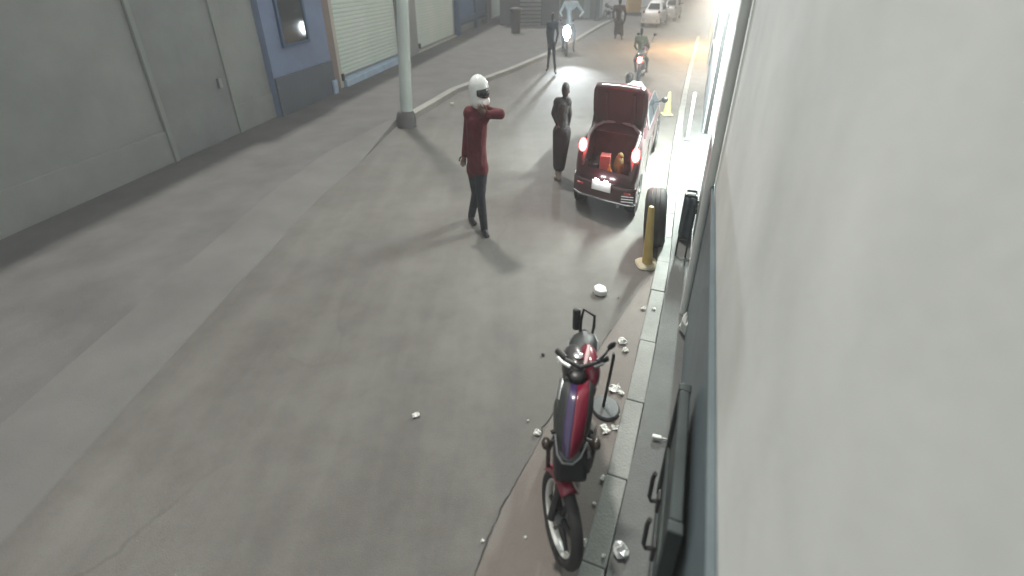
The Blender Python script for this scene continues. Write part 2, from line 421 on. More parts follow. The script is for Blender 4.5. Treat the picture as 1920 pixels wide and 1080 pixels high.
lbox(MB(), -.25, sH + .3, -5.01, .12, TOP, TOP + .12).build('parapet', GREYW, b1)

# lilac house front nearer the camera
b2 = tag(empty('lilac_building'), 'lilac painted house front with slate blue lower band at the left', 'building')
lbox(MB(), -2.9, -.552, -5, .16, -.05, TOP + .4).build('wall', LILAC, b2)
lbox(MB(), -2.9, -.553, .16, .20, 0, PH + .78).build('lower_band', DLIL, b2, bevel=.01)
lbox(MB(), -.75, -.554, .201, .26, 0, PH + .32).build('corner_guard', PALEB, b2, bevel=.015)
lbox(MB(), -2.35, -1.45, .161, .19, 1.45, 2.5).build('window', CGLASS, b2)
for z in (1.42, 2.5): lbox(MB(), -2.42, -1.38, .161, .215, z, z + .06).build('window_frame', STEELB, b2)
for s in (-2.42, -1.45): lbox(MB(), s, s + .07, .161, .212, 1.48, 2.5).build('window_frame', STEELB, b2)
# further along to the left edge
b3 = tag(empty('grey_building'), 'plain grey rendered house with grey steel door at far left edge', 'building')
GSH = mat('stained grey render', (0.20, 0.215, 0.205), 0.85, col2=(0.29, 0.305, 0.295), vscale=0.8, bump=0.3, bscale=25, detail=10)
lbox(MB(), -13, -2.905, -5, .03, -.05, TOP).build('wall', GSH, b3)
lbox(MB(), -13, -2.906, .031, .055, 0, PH + .5).build('plinth', GSH, b3, bevel=.01)
gd = lbox(MB(), -5.6, -4.1, .032, .06, PH + .0, 2.5).build('door', mat('grey steel door', (.19, .205, .205), .6, var=.15, vscale=2), b3, bevel=.01)
for s0 in (-5.68, -4.1): lbox(MB(), s0, s0 + .08, .032, .09, 0, 2.58).build('door_frame', GSH, gd, bevel=.01)
lbox(MB(), -4.35, -4.28, .061, .11, 1.0, 1.16).build('handle', STEEL, gd)

# dark and pale buildings that close the view where the street bends
b4 = tag(empty('dark_building'), 'dark building with a louvred door beyond the last green shutter', 'building')
DY = 30.0
MB().box((1.0, DY + 2, 2), (3.4, 4, 4.2)).build('wall', DARKW, b4)
dv = MB().box((1.05, DY - .04, 1.1), (1.35, .08, 2.4)).build('louvre_door', mat('louvre back', (.05, .055, .06), .7), b4)
LOUV = mat('louvre slat', (.30, .33, .33), .5, var=.1)
sm = MB(); sm.box((0, 0, 0), (1.2, .05, .11), m=Matrix.Rotation(R(25), 4, 'X')); sme = sm.mesh('slat'); sme.materials.append(LOUV)
for i in range(11): inst(sme, 'slat', dv, (1.05, DY - .10, .15 + i * .21))
b5 = tag(empty('pale_building'), 'pale building at the bend behind the motorcycle rider', 'building')
MB().box((4.4, 37, 2), (3.35, 4, 4.2)).build('wall', mat('pale bluish render', (.34, .38, .38), .8, var=.1), b5)
for x in (3.5, 4.5, 5.5): MB().box((x, 34.96, .95), (.55, .08, 1.9)).build('door', mat('grey green door', (.17, .20, .19), .6, var=.15), b5)

# ------------------------------------------------------------------ right-hand building (the camera is fixed to it)
b6 = tag(empty('right_building'), 'pale plastered building with blue grey dado and lit shop along the right', 'building')
def rbox(mb, a0, a1, n0, n1, z0, z1):
    c = [rw(a0, n0), rw(a1, n0), rw(a1, n1), rw(a0, n1)]
    return mb.add([(p.x, p.y, z0) for p in c] + [(p.x, p.y, z1) for p in c],
                  [(0, 1, 2, 3), (7, 6, 5, 4), (4, 5, 1, 0), (5, 6, 2, 1), (6, 7, 3, 2), (7, 4, 0, 3)])
openings = [(5.6, 9.6, 2.35), (13.5, 17.5, 2.3), (20, 24, 2.4)]
segs = []; p0 = -3.0
for (o0, o1, h) in openings: segs.append((p0, o0)); p0 = o1
segs.append((p0, 60))
for s0, s1 in segs:
    rbox(MB(), s0, s1, WN, WN + .22, -.05, 4.2).build('wall', PLAS, b6)
    rbox(MB(), s0 + .002, s1 - .002, WN - .018, WN - .001, KH - .02, 1.30).build('dado', DADO, b6, bevel=.004)
    rbox(MB(), s0 + .003, s1 - .003, WN - .032, WN - .001, 1.302, 1.34).build('dado_rail', DADO, b6, bevel=.006)
INTW = mat('shop interior white', (.70, .72, .70), .7, var=.05)
TUBE = mat('lit white tube', (.9, .9, .9), .5, emit=(.90, 1.0, .95), estr=70)
TUBE2 = mat('lit white far tube', (.9, .9, .9), .5, emit=(1, .97, .93), estr=18)
TUBEW = mat('lit amber tube', (.9, .8, .6), .5, emit=(1, .55, .20), estr=40)
for i, (o0, o1, h) in enumerate(openings):
    rbox(MB(), o0, o1, WN + .001, WN + .219, h, 4.19).build('lintel', PLAS, b6)
    sp = rbox(MB(), o0 - .05, o1 + .05, WN + 3.0, WN + 3.1, 0, h + .3).build('shop_back_wall', INTW, b6)
    rbox(MB(), o0 - .1, o0 - .051, WN + .221, WN + 3.0, 0, h + .3).build('shop_side_wall', INTW, b6)
    rbox(MB(), o1 + .051, o1 + .1, WN + .221, WN + 3.0, 0, h + .3).build('shop_side_wall', INTW, b6)
    rbox(MB(), o0 - .05, o1 + .05, WN + .221, WN + 3.0, h + .301, h + .36).build('shop_ceiling', INTW, b6)
    for q in (.3, .7):
        am = o0 + (o1 - o0) * q
        f = rbox(MB(), am - .65, am + .65, WN + .55, WN + .67, h + .22, h + .30).build('light_fitting', WHITEP, b6)
        MB().tube([rw(am - .6, WN + .61, h + .185), rw(am + .6, WN + .61, h + .185)], .022, 10).build('tube', TUBEW if i == 2 else (TUBE if i == 0 else TUBE2), f)
    # outside batten above the opening
    f = rbox(MB(), (o0 + o1) / 2 - .9, (o0 + o1) / 2 + .9, WN - .16, WN - .001, h + .42, h + .5).build('light_fitting', WHITEP, b6)
    MB().tube([rw((o0 + o1) / 2 - .85, WN - .09, h + .38), rw((o0 + o1) / 2 + .85, WN - .09, h + .38)], .024, 10).build('tube', (TUBE, TUBE2, TUBEW)[i], f)
    al = bpy.data.lights.new('shop_lamp', 'AREA'); al.shape = 'RECTANGLE'; al.size = .12; al.size_y = 1.7
    al.energy = (320, 60, 420)[i]; al.color = ((.90, 1, .94), (1, .97, .93), (1, .52, .17))[i]
    ao = bpy.data.objects.new('shop_lamp', al); COL.objects.link(ao); ao.parent = f
    ao.location = rw((o0 + o1) / 2, WN - .09, h + .35); ao.rotation_euler = (0, R(-24), -WA)
    for s in (o0 + .03, o1 - .03): rbox(MB(), s - .028, s + .028, WN + .02, WN + .09, KH, h - .001).build('door_frame', BLACK, b6)
# downpipe
MB().tube([rw(3.75, WN - .045, KH), rw(3.75, WN - .045, 3.9)], .035, 12).build('downpipe', mat('white downpipe', (.62, .64, .62), .5, var=.08), b6, smooth=True)

# ------------------------------------------------------------------ pole
pb = at(762, 226, PH)
pole = tag(empty('utility_pole', (pb.x, pb.y, 0), 0), 'pale concrete utility pole standing on the left kerb', 'pole')
top = Vector((.52, 0, 8))
MB().tube([Vector((0, 0, .0)), top * .25, top * .5, top], [.128, .118, .108, .085], 20).build('shaft', POLEM, pole, smooth=True)
MB().lathe([(.20, -.02), (.20, PH + .05), (.185, PH + .14), (.15, PH + .20), (.12, PH + .21)], n=18).build('footing', CONC, pole, smooth=True)
MB().tube([Vector((.10, -.02, .0)), top * .2 + Vector((.108, -.02, 0)), top * .45 + Vector((.10, -.02, 0))], .018, 8).build('cable_pipe', STEEL, pole, smooth=True)

# ------------------------------------------------------------------ people
def figure(name, label, base, J, sx, voxel, cols, hair=True, helmet=None, skirt=False, group=None, cat='person', bare_legs=False, look=(0, -1, 0), facehair=False, scale=1.0):
    """J: joint name -> world point. The whole body is one remeshed surface; clothes are children."""
    root = tag(empty(name, (base[0], base[1], 0)), label, cat, group)
    B = Vector((base[0], base[1], 0))
    P = {}
    for k, v in J.items():
        q = Vector(v) - B; P[k] = Vector((q.x / sx, q.y, q.z))
    k_ = scale
    def limb(mb, chain, rad, f=1.0, add=0.0):
        for (a, ra), (b, rb) in zip(zip(chain, rad), list(zip(chain, rad))[1:]): mb.cap(P[a], (ra * f + add) * k_, P[b], (rb * f + add) * k_)
    body = MB()
    hd = P['head']; lk = Vector(look).normalized(); side = lk.cross(Vector((0, 0, 1))).normalized()
    rot = Matrix((side, lk, Vector((0, 0, 1)))).transposed().to_4x4()
    body.ball(hd + Vector((0, 0, .02)), (.075 * k_, .093 * k_, .108 * k_), m=rot)
    body.ball(hd + lk * .025 * k_ + Vector((0, 0, -.055 * k_)), (.056 * k_, .068 * k_, .068 * k_), m=rot)
    body.cap(hd + lk * .088 * k_ + Vector((0, 0, .012 * k_)), .010, hd + lk * .104 * k_ + Vector((0, 0, -.022 * k_)), .016)   # nose
    for sg in (-1, 1):
        body.ball(hd + side * sg * .078 * k_ - lk * .005, (.014, .022, .032), m=rot)                                     # ears
        body.ball(hd + side * sg * .03 * k_ + lk * .082 * k_ + Vector((0, 0, .035)), .014)                               # brows
    body.cap(P['neck'], .056 * k_, hd - Vector((0, 0, .06)), .052 * k_)
    def torso(mb, f=1.0, add=0.0):
        for a, b, ra, rb in (('shL', 'shR', .075, .075), ('chest', 'waist', .135, .118), ('waist', 'hip', .118, .135), ('hipL', 'hipR', .095, .095),
                             ('shL', 'chest', .075, .12), ('shR', 'chest', .075, .12), ('neck', 'chest', .065, .12)):
            mb.cap(P[a], (ra * f + add) * k_, P[b], (rb * f + add) * k_)
    torso(body, .86)
    for s in 'LR':
        limb(body, ['sh' + s, 'el' + s, 'wr' + s], (.05, .038, .026))
        limb(body, ['hip' + s, 'kn' + s, 'an' + s], (.082, .052, .036))
        fd = P['toe' + s] - P['an' + s]
        body.cap(P['an' + s] + Vector((0, 0, -.02)), .036 * k_, P['toe' + s], .026 * k_)
    me = remesh(body, voxel, 5, sx)
    # hands: palm and five separate fingers, merged into the body mesh
    hb = MB()
    for s in 'LR':
        d = P['hd' + s] - P['wr' + s]; d = d.normalized() if d.length > 1e-4 else Vector((0, 0, -1))
        sd = d.cross(Vector((0, 1, .2))).normalized(); up = sd.cross(d).normalized(); w0 = P['wr' + s]
        hb.cap(w0, .024, w0 + d * .075, .027); hb.cap(w0 + d * .03 + sd * .012, .02, w0 + d * .08 + sd * .02, .018)
        for i, (off, ln) in enumerate(((-.030, .062), (-.010, .078), (.011, .072), (.030, .055))):
            r0 = w0 + d * .085 + sd * off; r1 = r0 + d * ln * .5 + up * .006; r2 = r1 + d * ln * .38 + up * .025
            hb.cap(r0, .0095, r1, .009); hb.cap(r1, .009, r2, .0075)
        t0 = w0 + d * .03 - sd * .028; t1 = t0 + d * .035 - sd * .03; hb.cap(t0, .012, t1, .0105); hb.cap(t1, .0105, t1 + d * .03 + up * .01, .009)
    for i, v in enumerate(hb.v): hb.v[i] = (v[0] * sx, v[1], v[2])
    bm = bmesh.new(); bm.from_mesh(me); hm = hb.mesh('h'); bm.from_mesh(hm); bm.to_mesh(me); bm.free()
    for p in me.polygons: p.use_smooth = True
    me.materials.append(SKIN)
    ob = bpy.data.objects.new('body', me); COL.objects.link(ob); ob.parent = root
    def wear(nm, mb, m, v=voxel, sm=5):
        me = remesh(mb, v, sm, sx); me.materials.append(m)
        o = bpy.data.objects.new(nm, me); COL.objects.link(o); o.parent = root; return o
    # top
    mb = MB(); torso(mb, 1.0, .012)
    for s in 'LR': limb(mb, ['sh' + s, 'el' + s, 'wr' + s][:2 if cols.get('short') else 3], (.062, .05, .038), 1, .008)
    mb.cap(P['hipL'] + Vector((0, 0, -.03)), .108 * k_, P['hipR'] + Vector((0, 0, -.03)), .108 * k_)
    wear(cols.get('topname', 'sweater'), mb, cols['top'])
    # trousers or skirt
    mb = MB(); mb.cap(P['hipL'], .100 * k_, P['hipR'], .100 * k_); mb.cap(P['hip'], .122 * k_, P['waist'] * .4 + P['hip'] * .6, .11 * k_)
    if skirt:
        for s in 'LR':
            kn_ = P['kn' + s] * .35 + P['an' + s] * .65
            mb.cap(P['hip' + s], .125, kn_, .10)
        mb.cap(P['hip'], .14, (P['knL'] + P['knR']) / 2, .13); mb.cap((P['knL'] + P['knR']) / 2, .13, (P['anL'] + P['anR']) / 2 + Vector((0, 0, .2)), .11)
        wear('skirt', mb, cols['legs'])
    else:
        for s in 'LR': limb(mb, ['hip' + s, 'kn' + s, 'an' + s], (.098, .066, .052), 1, .006)
        wear('trousers', mb, cols['legs'])
    for s in 'LR':
        mb = MB(); fd = (P['toe' + s] - P['an' + s]); fd.z = 0; fd = fd.normalized()
        a0 = P['an' + s]; g = min(a0.z, P['toe' + s].z)
        mb.cap(a0 + Vector((0, 0, -.01)), .056, a0 + Vector((0, 0, -.045)) - fd * .035, .050); mb.cap(a0 + Vector((0, 0, -.04)), .052, P['toe' + s] + fd * .02, .042)
        wear('shoe', mb, cols['shoes'], min(voxel, .012), 3)
    if helmet:
        mb = MB()
        mb.ball(hd + Vector((0, 0, .03)), (.128, .145, .150), 20, 12, rot)
        mb.cap(hd + lk * .085 + side * .05 + Vector((0, 0, -.085)), .05, hd + lk * .085 - side * .05 + Vector((0, 0, -.085)), .05)
        mb.cap(hd + Vector((0, 0, -.07)), .125, hd + Vector((0, 0, 0)), .13)
        h = wear('helmet', mb, helmet, .010, 4)
        vb = MB()
        for i in range(9):
            pass
        ring = []
        for j in range(2):
            pass
        rr = []
        for j in range(5):
            row = []
            for i in range(13):
                an = R(-62 + i * 124 / 12); z = (-.055 + j * .026) * (.45 + .55 * math.cos(an * 1.25)); rad = .152 - abs(j - 2) * .004
                q = hd + lk * (math.cos(an) * rad) + side * (math.sin(an) * rad * .90) + Vector((0, 0, z + .02))
                row.append(Vector((q.x * sx, q.y, q.z)))
            rr.append(row)
        vs = [v for r_ in rr for v in r_]; fs = [(j * 13 + i, j * 13 + i + 1, j * 13 + i + 14, j * 13 + i + 13) for j in range(4) for i in range(12)]
        vb.add(vs, fs); vo = vb.build('visor', mat('smoked visor', (.012, .014, .015), .12, spec=.7), h, smooth=True)
        so = vo.modifiers.new('s', 'SOLIDIFY'); so.thickness = .006
    elif hair:
        mb = MB(); mb.ball(hd + Vector((0, 0, .045 * k_)) - lk * .018, (.086 * k_, .098 * k_, .095 * k_), m=rot)
        mb.ball(hd - lk * .045 + Vector((0, 0, -.01)), (.075 * k_, .06 * k_, .09 * k_), m=rot)
        wear('hair', mb, cols.get('hair', HAIR), .012, 3)
    return root
def standing(px0, foot, Y, pts):
    return {k: atY(p[0], p[1], Y + (p[2] if len(p) > 2 else 0)) for k, p in pts.items()}

F_MAROON = mat('maroon knit', (.095, .010, .017), .9, var=.25, vscale=14, bump=.9, bscale=11, bdist=.022)
F_JEANS = mat('dark slate denim', (.019, .023, .031), .9, var=.3, vscale=12, bump=.9, bscale=11, bdist=.022)
F_SHOE = mat('black shoe leather', (.015, .014, .016), .6, bump=.2)
F_GREY = mat('grey brown cotton', (.020, .019, .019), .9, var=.2, vscale=12, bump=.9, bscale=11, bdist=.022)
F_DARK = mat('dark plum cotton', (.018, .014, .017), .9, var=.2, vscale=12, bump=.9, bscale=11, bdist=.022)
F_SLATE = mat('slate blue cotton', (.040, .052, .065), .9, var=.2, vscale=12, bump=.6)
F_WHITE = mat('white cotton', (.60, .62, .60), .85, var=.1, vscale=12, bump=.9, bscale=11, bdist=.022)
F_PBLUE = mat('pale blue cotton', (.36, .43, .47), .85, var=.1, vscale=12, bump=.5, bscale=35)
F_OLIVE = mat('olive green cotton', (.10, .105, .06), .9, var=.2, vscale=12)
HELMW = mat('white helmet shell', (.74, .76, .75), .3, coat=.4)
F_TAN = mat('tan canvas shoe', (.28, .25, .22), .8)

# man in white helmet walking
Y1 = 5.15
p1 = standing(898, 0, Y1, dict(head=(898, 172, .0), neck=(897, 201, .02), chest=(894, 232), waist=(894, 275), hip=(895, 308),
     shL=(880, 213, .03), shR=(911, 211, -.03), elL=(875, 258, .08), wrL=(871, 288, .02), hdL=(869, 303, .0),
     elR=(939, 214, -.14), wrR=(914, 215, -.24), hdR=(904, 207, -.25), hipL=(888, 313, .03), hipR=(902, 313, -.03),
     knL=(893, 362, .10), anL=(884, 404, .27), knR=(901, 366, -.06), anR=(908, 428, .0), toeL=(889, 417, .12), toeR=(912, 441, -.13)))
figure('person', 'person in white full-face helmet, maroon sweater and dark jeans, one elbow raised', (p1['hip'].x, Y1), p1, .80, .012,
       dict(top=F_MAROON, legs=F_JEANS, shoes=F_SHOE), helmet=HELMW, look=(.75, -.6, -.1))
# person in long dark skirt or shorts beside the car
Y2 = 6.9
p2 = standing(1055, 0, Y2, dict(head=(1061, 170), neck=(1060, 186), chest=(1055, 202), waist=(1054, 226), hip=(1053, 244),
     shL=(1045, 192, .02), shR=(1065, 192, -.02), elL=(1038, 212, .0), wrL=(1045, 231, -.06), hdL=(1049, 238, -.08),
     elR=(1068, 213, -.02), wrR=(1065, 234, .03), hdR=(1063, 243, .05), hipL=(1048, 248, .02), hipR=(1059, 248, -.02),
     knL=(1048, 284, -.01), anL=(1045, 323, .03), knR=(1055, 284, .0), anR=(1048, 324, -.02), toeL=(1042, 332, -.10), toeR=(1048, 334, -.14)))
figure('person', 'person in grey top and dark knee-length bottoms standing left of the red car', (p2['hip'].x, Y2), p2, .76, .011,
       dict(top=F_GREY, legs=F_DARK, shoes=F_TAN, topname='shirt'), skirt=True, look=(.35, .9, 0), scale=.88)
# silhouette standing by the headlight
Y3 = 15.6
p3 = standing(1035, 0, Y3, dict(head=(1037, 33), neck=(1036, 43), chest=(1035, 54), waist=(1034, 70), hip=(1034, 82),
     shL=(1028, 45), shR=(1044, 45), elL=(1026, 62), wrL=(1028, 80, -.1), hdL=(1029, 86, -.12), elR=(1046, 63), wrR=(1043, 78, -.15), hdR=(1041, 84, -.16),
     hipL=(1031, 84), hipR=(1038, 84), knL=(1029, 106), anL=(1027, 126, .2), knR=(1039, 108), anR=(1041, 131, -.3), toeL=(1025, 131, .02), toeR=(1042, 137, -.48)))
figure('person', 'slate-clothed person standing legs apart beside the lit motorcycle', (p3['hip'].x, Y3), p3, .62, .016,
       dict(top=F_SLATE, legs=F_DARK, shoes=F_SHOE, topname='shirt'), look=(.3, .9, 0))
# person in white leaning behind the right flank of the car
Y4 = 9.35
p4 = standing(1185, 0, Y4, dict(head=(1179, 147), neck=(1182, 157), chest=(1189, 164), waist=(1197, 175), hip=(1202, 184, .1),
     shL=(1178, 164, -.03), shR=(1199, 160, .03), elL=(1175, 181, -.1), wrL=(1181, 191, -.2), hdL=(1183, 195, -.24), elR=(1211, 172, -.06), wrR=(1210, 188, -.1), hdR=(1209, 193, -.12),
     hipL=(1198, 187, .1), hipR=(1207, 187, .1), knL=(1201, 215, -.06), anL=(1207, 245), knR=(1212, 215, -.03), anR=(1215, 245), toeL=(1206, 253, -.12), toeR=(1215, 253, -.12)))
figure('person', 'dark-haired person in white shirt leaning at the far side of the red car', (p4['hip'].x, Y4), p4, .95, .013,
       dict(top=F_WHITE, legs=F_DARK, shoes=F_SHOE, topname='shirt', short=True), look=(-.4, .9, -.1), scale=.85)

# ------------------------------------------------------------------ car
def wheel(parent, c, r, wd, side=1):
    m = Matrix.Rotation(R(90), 4, 'Y')
    prof = [(r * .60, -wd * .46), (r * .86, -wd / 2), (r * .97, -wd * .38), (r, -wd * .2), (r, wd * .2), (r * .97, wd * .38), (r * .86, wd / 2), (r * .60, wd * .46)]
    t = MB().lathe(prof, n=28, m=m); wo = t.build('wheel', DRUB, parent, smooth=True, loc=c)
    rim = MB().lathe([(r * .60, -wd * .40), (r * .61, wd * .40)], n=24, m=m)
    for i in range(5):
        a = i * 2 * math.pi / 5
        rim.box((side * wd * .42, math.cos(a) * r * .3, math.sin(a) * r * .3), (wd * .12, r * .56, r * .16), m=Matrix.Rotation(a, 4, 'X'))
    rim.lathe([(r * .14, -wd * .1), (r * .12, wd * .1)], c=(side * wd * .42, 0, 0), n=12, m=m)
    rim.build('rim', STEEL, wo, smooth=True)
    return wo
def car(name, label, loc, rz, paint, opened=True, W=.42, lit=True, glow=TAIL, skew=0):
    root = tag(empty(name, loc, rz), label, 'car')
    Lc = 3.5
    # body shell: sections along the length; half outline from sill to shoulder
    S = [(-.12, .80, .30, .50, .52), (-.10, .92, .27, .60, .62), (-.02, .985, .24, .74, .80), (.14, 1.0, .22, .78, .88), (.45, 1.0, .20, .80, .90), (.9, 1.0, .20, .80, .91), (1.5, 1.0, .20, .79, .90),
         (2.3, 1.0, .20, .78, .88), (2.7, .99, .20, .76, .85), (3.1, .96, .21, .70, .78), (3.38, .86, .23, .60, .68), (3.5, .70, .28, .46, .50)]
    def sect(y, k, zb, zs, zt):
        h = [(W * k * .80, zb), (W * k * .955, zb + .05), (W * k, zb + (zs - zb) * .40), (W * k * .995, zb + (zs - zb) * .72), (W * k * .965, zs), (W * k * .90, zs + (zt - zs) * .75), (W * k * .83, zt)]
        return [Vector((x, y, z)) for x, z in h] + [Vector((-x, y, z)) for x, z in reversed(h)]
    mb = MB(); rs = [sect(*q) for q in S]; n = 14
    vs = [v for r_ in rs for v in r_]; fs = []
    for i in range(len(rs) - 1):
        for k in range(n):
            k2 = (k + 1) % n
            if opened and k == 6 and i in (1, 2, 3, 4): continue           # boot opening
            fs.append((i * n + k, i * n + k2, (i + 1) * n + k2, (i + 1) * n + k))
    fs.append(tuple(range(n))); fs.append(tuple((len(rs) - 1) * n + k for k in range(n)))
    mb.add(vs, fs); bd = mb.build('body', paint, root, smooth=True)
    if opened:
        w_, y0, y1, zf = W * .80, -.04, .88, .42
        c = [(-w_, y0), (w_, y0), (w_, y1), (-w_, y1)]
        cav = MB().add([(x, y, zf) for x, y in c] + [(-w_, y0, .60), (w_, y0, .60), (w_, y1, .90), (-w_, y1, .90)],
                       [(0, 1, 2, 3), (2, 3, 7, 6), (1, 2, 6, 5), (0, 3, 7, 4), (0, 1, 5, 4)])
        cav.build('boot_liner', LINER, root)
        # rubber seal round the opening
        seal = [Vector((-w_ * .98, .0, .64)), Vector((-w_ * .90, .06, .80)), Vector((-w_ * .97, .3, .90)), Vector((-w_ * .95, .62, .93)), Vector((-w_ * .6, .74, .985)), Vector((0, .78, 1.01)),
                Vector((w_ * .6, .74, .985)), Vector((w_ * .95, .62, .93)), Vector((w_ * .97, .3, .90)), Vector((w_ * .90, .06, .80)), Vector((w_ * .98, .0, .64))]
        MB().tube(seal, .022, 10).build('boot_seal', mat('grey rubber seal', (.16, .155, .165), .5), root, smooth=True)
        # lid standing open
        lid = empty('boot_lid', (0, .82, .93), 0); lid.parent = root; lid.rotation_euler = (-R(74), 0, 0)
        rows = []
        for j in range(7):
            u = j / 6; y = -u * .64; wv = W * (.84 + .04 * math.sin(u * math.pi)) * (1 if j < 6 else .90); row = []
            for i in range(9):
                v = i / 4 - 1
                row.append(Vector((v * wv, y, .035 * (1 - v * v) - (.05 * max(0, u - .8) / .2) ** 1)))
            rows.append(row)
        # lip folded down at the rear edge
        rows.append([Vector((v.x * .97, v.y - .015, v.z - .14)) for v in rows[-1]])
        vs = [v for r_ in rows for v in r_]; fs = [(j * 9 + i, j * 9 + i + 1, (j + 1) * 9 + i + 1, (j + 1) * 9 + i) for j in range(len(rows) - 1) for i in range(8)]
        lp = MB().add(vs, fs).build('lid_panel', paint, lid, smooth=True)
        so = lp.modifiers.new('s', 'SOLIDIFY'); so.thickness = .03; so.offset = -1
        MB().box((0, -.31, -.042), (W * 1.50, .54, .012)).build('lid_lining', MAROOND, lid, bevel=.006)
        for x in (-W * .45, W * .45): MB().box((x, -.31, -.056), (W * .12, .44, .02)).build('lid_rib', MAROOND, lid, bevel=.006)
        for sg in (-1, 1): MB().tube([Vector((sg * W * .8, .5, .86)), Vector((sg * W * .82, .72, 1.12))], .012, 8).build('gas_strut', BLACK, root)
    # cabin
    cab = [(.62, .80, .88, .90), (.98, .78, .88, 1.22), (1.25, .76, .88, 1.36), (1.7, .75, .88, 1.40), (2.1, .76, .88, 1.36), (2.42, .78, .88, 1.18), (2.85, .80, .86, .885)]
    cf = .66 if opened else 1.0
    cab = [(y, k, zb, .88 + (zt - .88) * cf) for y, k, zb, zt in cab]
    rs = []
    for y, k, zb, zt in cab:
        t = min(1, (zt - .88) / .5 / cf); xt = W * (k - .20 * t) * 1.06
        rs.append([Vector(p) for p in ((W * .93, y, zb), (W * .93 - (W * .93 - xt) * .85, y, zb + (zt - zb) * .86), (xt * .86, y, zt - .004), (0, y, zt + .012 * t),
                                       (-xt * .86, y, zt - .004), (-(W * .93 - (W * .93 - xt) * .85), y, zb + (zt - zb) * .86), (-W * .93, y, zb))])
    mb = MB(); mb.rings(rs); mb.build('cabin', paint, root, smooth=True)
    def pane(nm, p, m=CGLASS, off=(0, 0, 0)):
        o = Vector(off); return MB().add([Vector(q) + o for q in p], [tuple(range(len(p)))]).build(nm, m, root)
    for sg in (-1, 1):
        def X(z): return sg * (W * .93 - (W * .93 - W * .60) * ((z - .88) / .5) * .72 + .006)
        def Zc(z): return .88 + (z - .88) * cf
        for ya, yb, yc, yd in ((1.02, 1.68, 1.68, 1.28), (1.73, 2.55, 2.20, 1.73)):
            o = pane('side_window', [(X(.92), ya, Zc(.92)), (X(.92), yb, Zc(.92)), (X(1.27), yc, Zc(1.27)), (X(1.27), yd, Zc(1.27))])
            so = o.modifiers.new('s', 'SOLIDIFY'); so.thickness = .008; so.offset = 0
        MB().tube([Vector((X(.9), .95, .905)), Vector((X(.9), 2.6, .905))], .010, 6).build('window_trim', CHROME, root)
        MB().tube([Vector((X(.92), 1.0, .92)), Vector((X(1.29), 1.26, Zc(1.29))), Vector((X(1.29), 2.2, Zc(1.29))), Vector((X(.93), 2.6, .93))], .008, 6).build('window_trim', CHROME, root)
        mr = MB().ball((sg * (W + .06), 2.42, .98), (.055, .035, .05)).build('side_mirror', BLACK, root, smooth=True)
        MB().tube([Vector((sg * W * .9, 2.46, .93)), Vector((sg * (W + .03), 2.43, .97))], .014, 6).build('mirror_arm', BLACK, mr)
        for y in (1.15, 2.0): MB().tube([Vector((sg * (W + .004), y, .74)), Vector((sg * (W + .014), y + .06, .745)), Vector((sg * (W + .004), y + .13, .74))], .009, 6).build('door_handle', CHROME, root)
        for y in (1.0, 1.71, 2.6): MB().box((sg * (W * .999), y, .52), (.006, .010, .50)).build('door_gap', BLACK, root)
        # arch + wheels
        for y in (.28, 2.85):
            MB().lathe([(.33, -.004), (.33, .004)], c=(sg * (W * .985), y, .30), n=26, m=Matrix.Rotation(R(90), 4, 'Y')).build('wheel_arch', BLACK, root)
            wheel(root, (sg * (W - .075), y, .275), .275, .16, sg)
        # tail lamps wrap the rear corner
        MB().ball((sg * W * .82, .03, .845), (W * .12, .10, .085), 18, 12).build('tail_lamp', glow, root, smooth=True)
        MB().box((sg * W * .74, -.158, .405), (W * .20, .02, .03)).build('reflector', mat('red reflector', (.45, .06, .06), .25), root, bevel=.005)
    if not opened:
        pane('rear_window', [(-W * .66, .66, .945), (W * .66, .66, .945), (W * .52, 1.0, 1.235), (-W * .52, 1.0, 1.235)], off=(0, -.012, .012))
    pane('windscreen', [(-W * .7, 2.80, .915), (W * .7, 2.80, .915), (W * .55, 2.44, .88 + .31 * cf), (-W * .55, 2.44, .88 + .31 * cf)], off=(0, .014, .014))
    # bumper
    bp = [[Vector((W * k, y, z)) for z in (.24, .29, .42, .47)] for k, y in ((-1.015, .04), (-.98, -.09), (-.75, -.155), (0, -.175), (.75, -.155), (.98, -.09), (1.015, .04))]
    vs = [v for r_ in bp for v in r_]; fs = [(i * 4 + k, i * 4 + 4 + k, i * 4 + 5 + k, i * 4 + k + 1) for i in range(6) for k in range(3)]
    o = MB().add(vs, fs).build('bumper', paint, root, smooth=True); so = o.modifiers.new('s', 'SOLIDIFY'); so.thickness = .04; so.offset = -1
    MB().tube([Vector((-W * .95, -.10, .262)), Vector((-W * .75, -.165, .262)), Vector((0, -.187, .262)), Vector((W * .75, -.165, .262)), Vector((W * .97, -.10, .262))], .014, 8).build('bumper_trim', CHROME, root, smooth=True)
    MB().tube([Vector((-W * .97, -.085, .483)), Vector((-W * .75, -.135, .483)), Vector((0, -.155, .483)), Vector((W * .75, -.135, .483)), Vector((W * .97, -.085, .483))], .008, 6).build('bumper_gap', BLACK, root)
    for z in (.30, .335, .37): MB().tube([Vector((W * .58, -.178, z)), Vector((W * .93, -.12, z))], .009, 6).build('bumper_grille_bar', CHROME, root)
    pl = MB().box((-.02, -.19, .44), (W * .60, .012, .13)).build('number_plate', WHITEP, root, bevel=.006)
    if opened:
        for x in (-.08, .04): MB().box((x, -.215, .525), (.05, .02, .012)).build('plate_lamp', mat('lit plate lamp', (.9, .9, .9), .5, emit=(1, .97, .95), estr=30), root)
    MB().tube([Vector((W * .5, .1, .21)), Vector((W * .5, -.15, .21))], .025, 10).build('exhaust', STEEL, root, smooth=True)
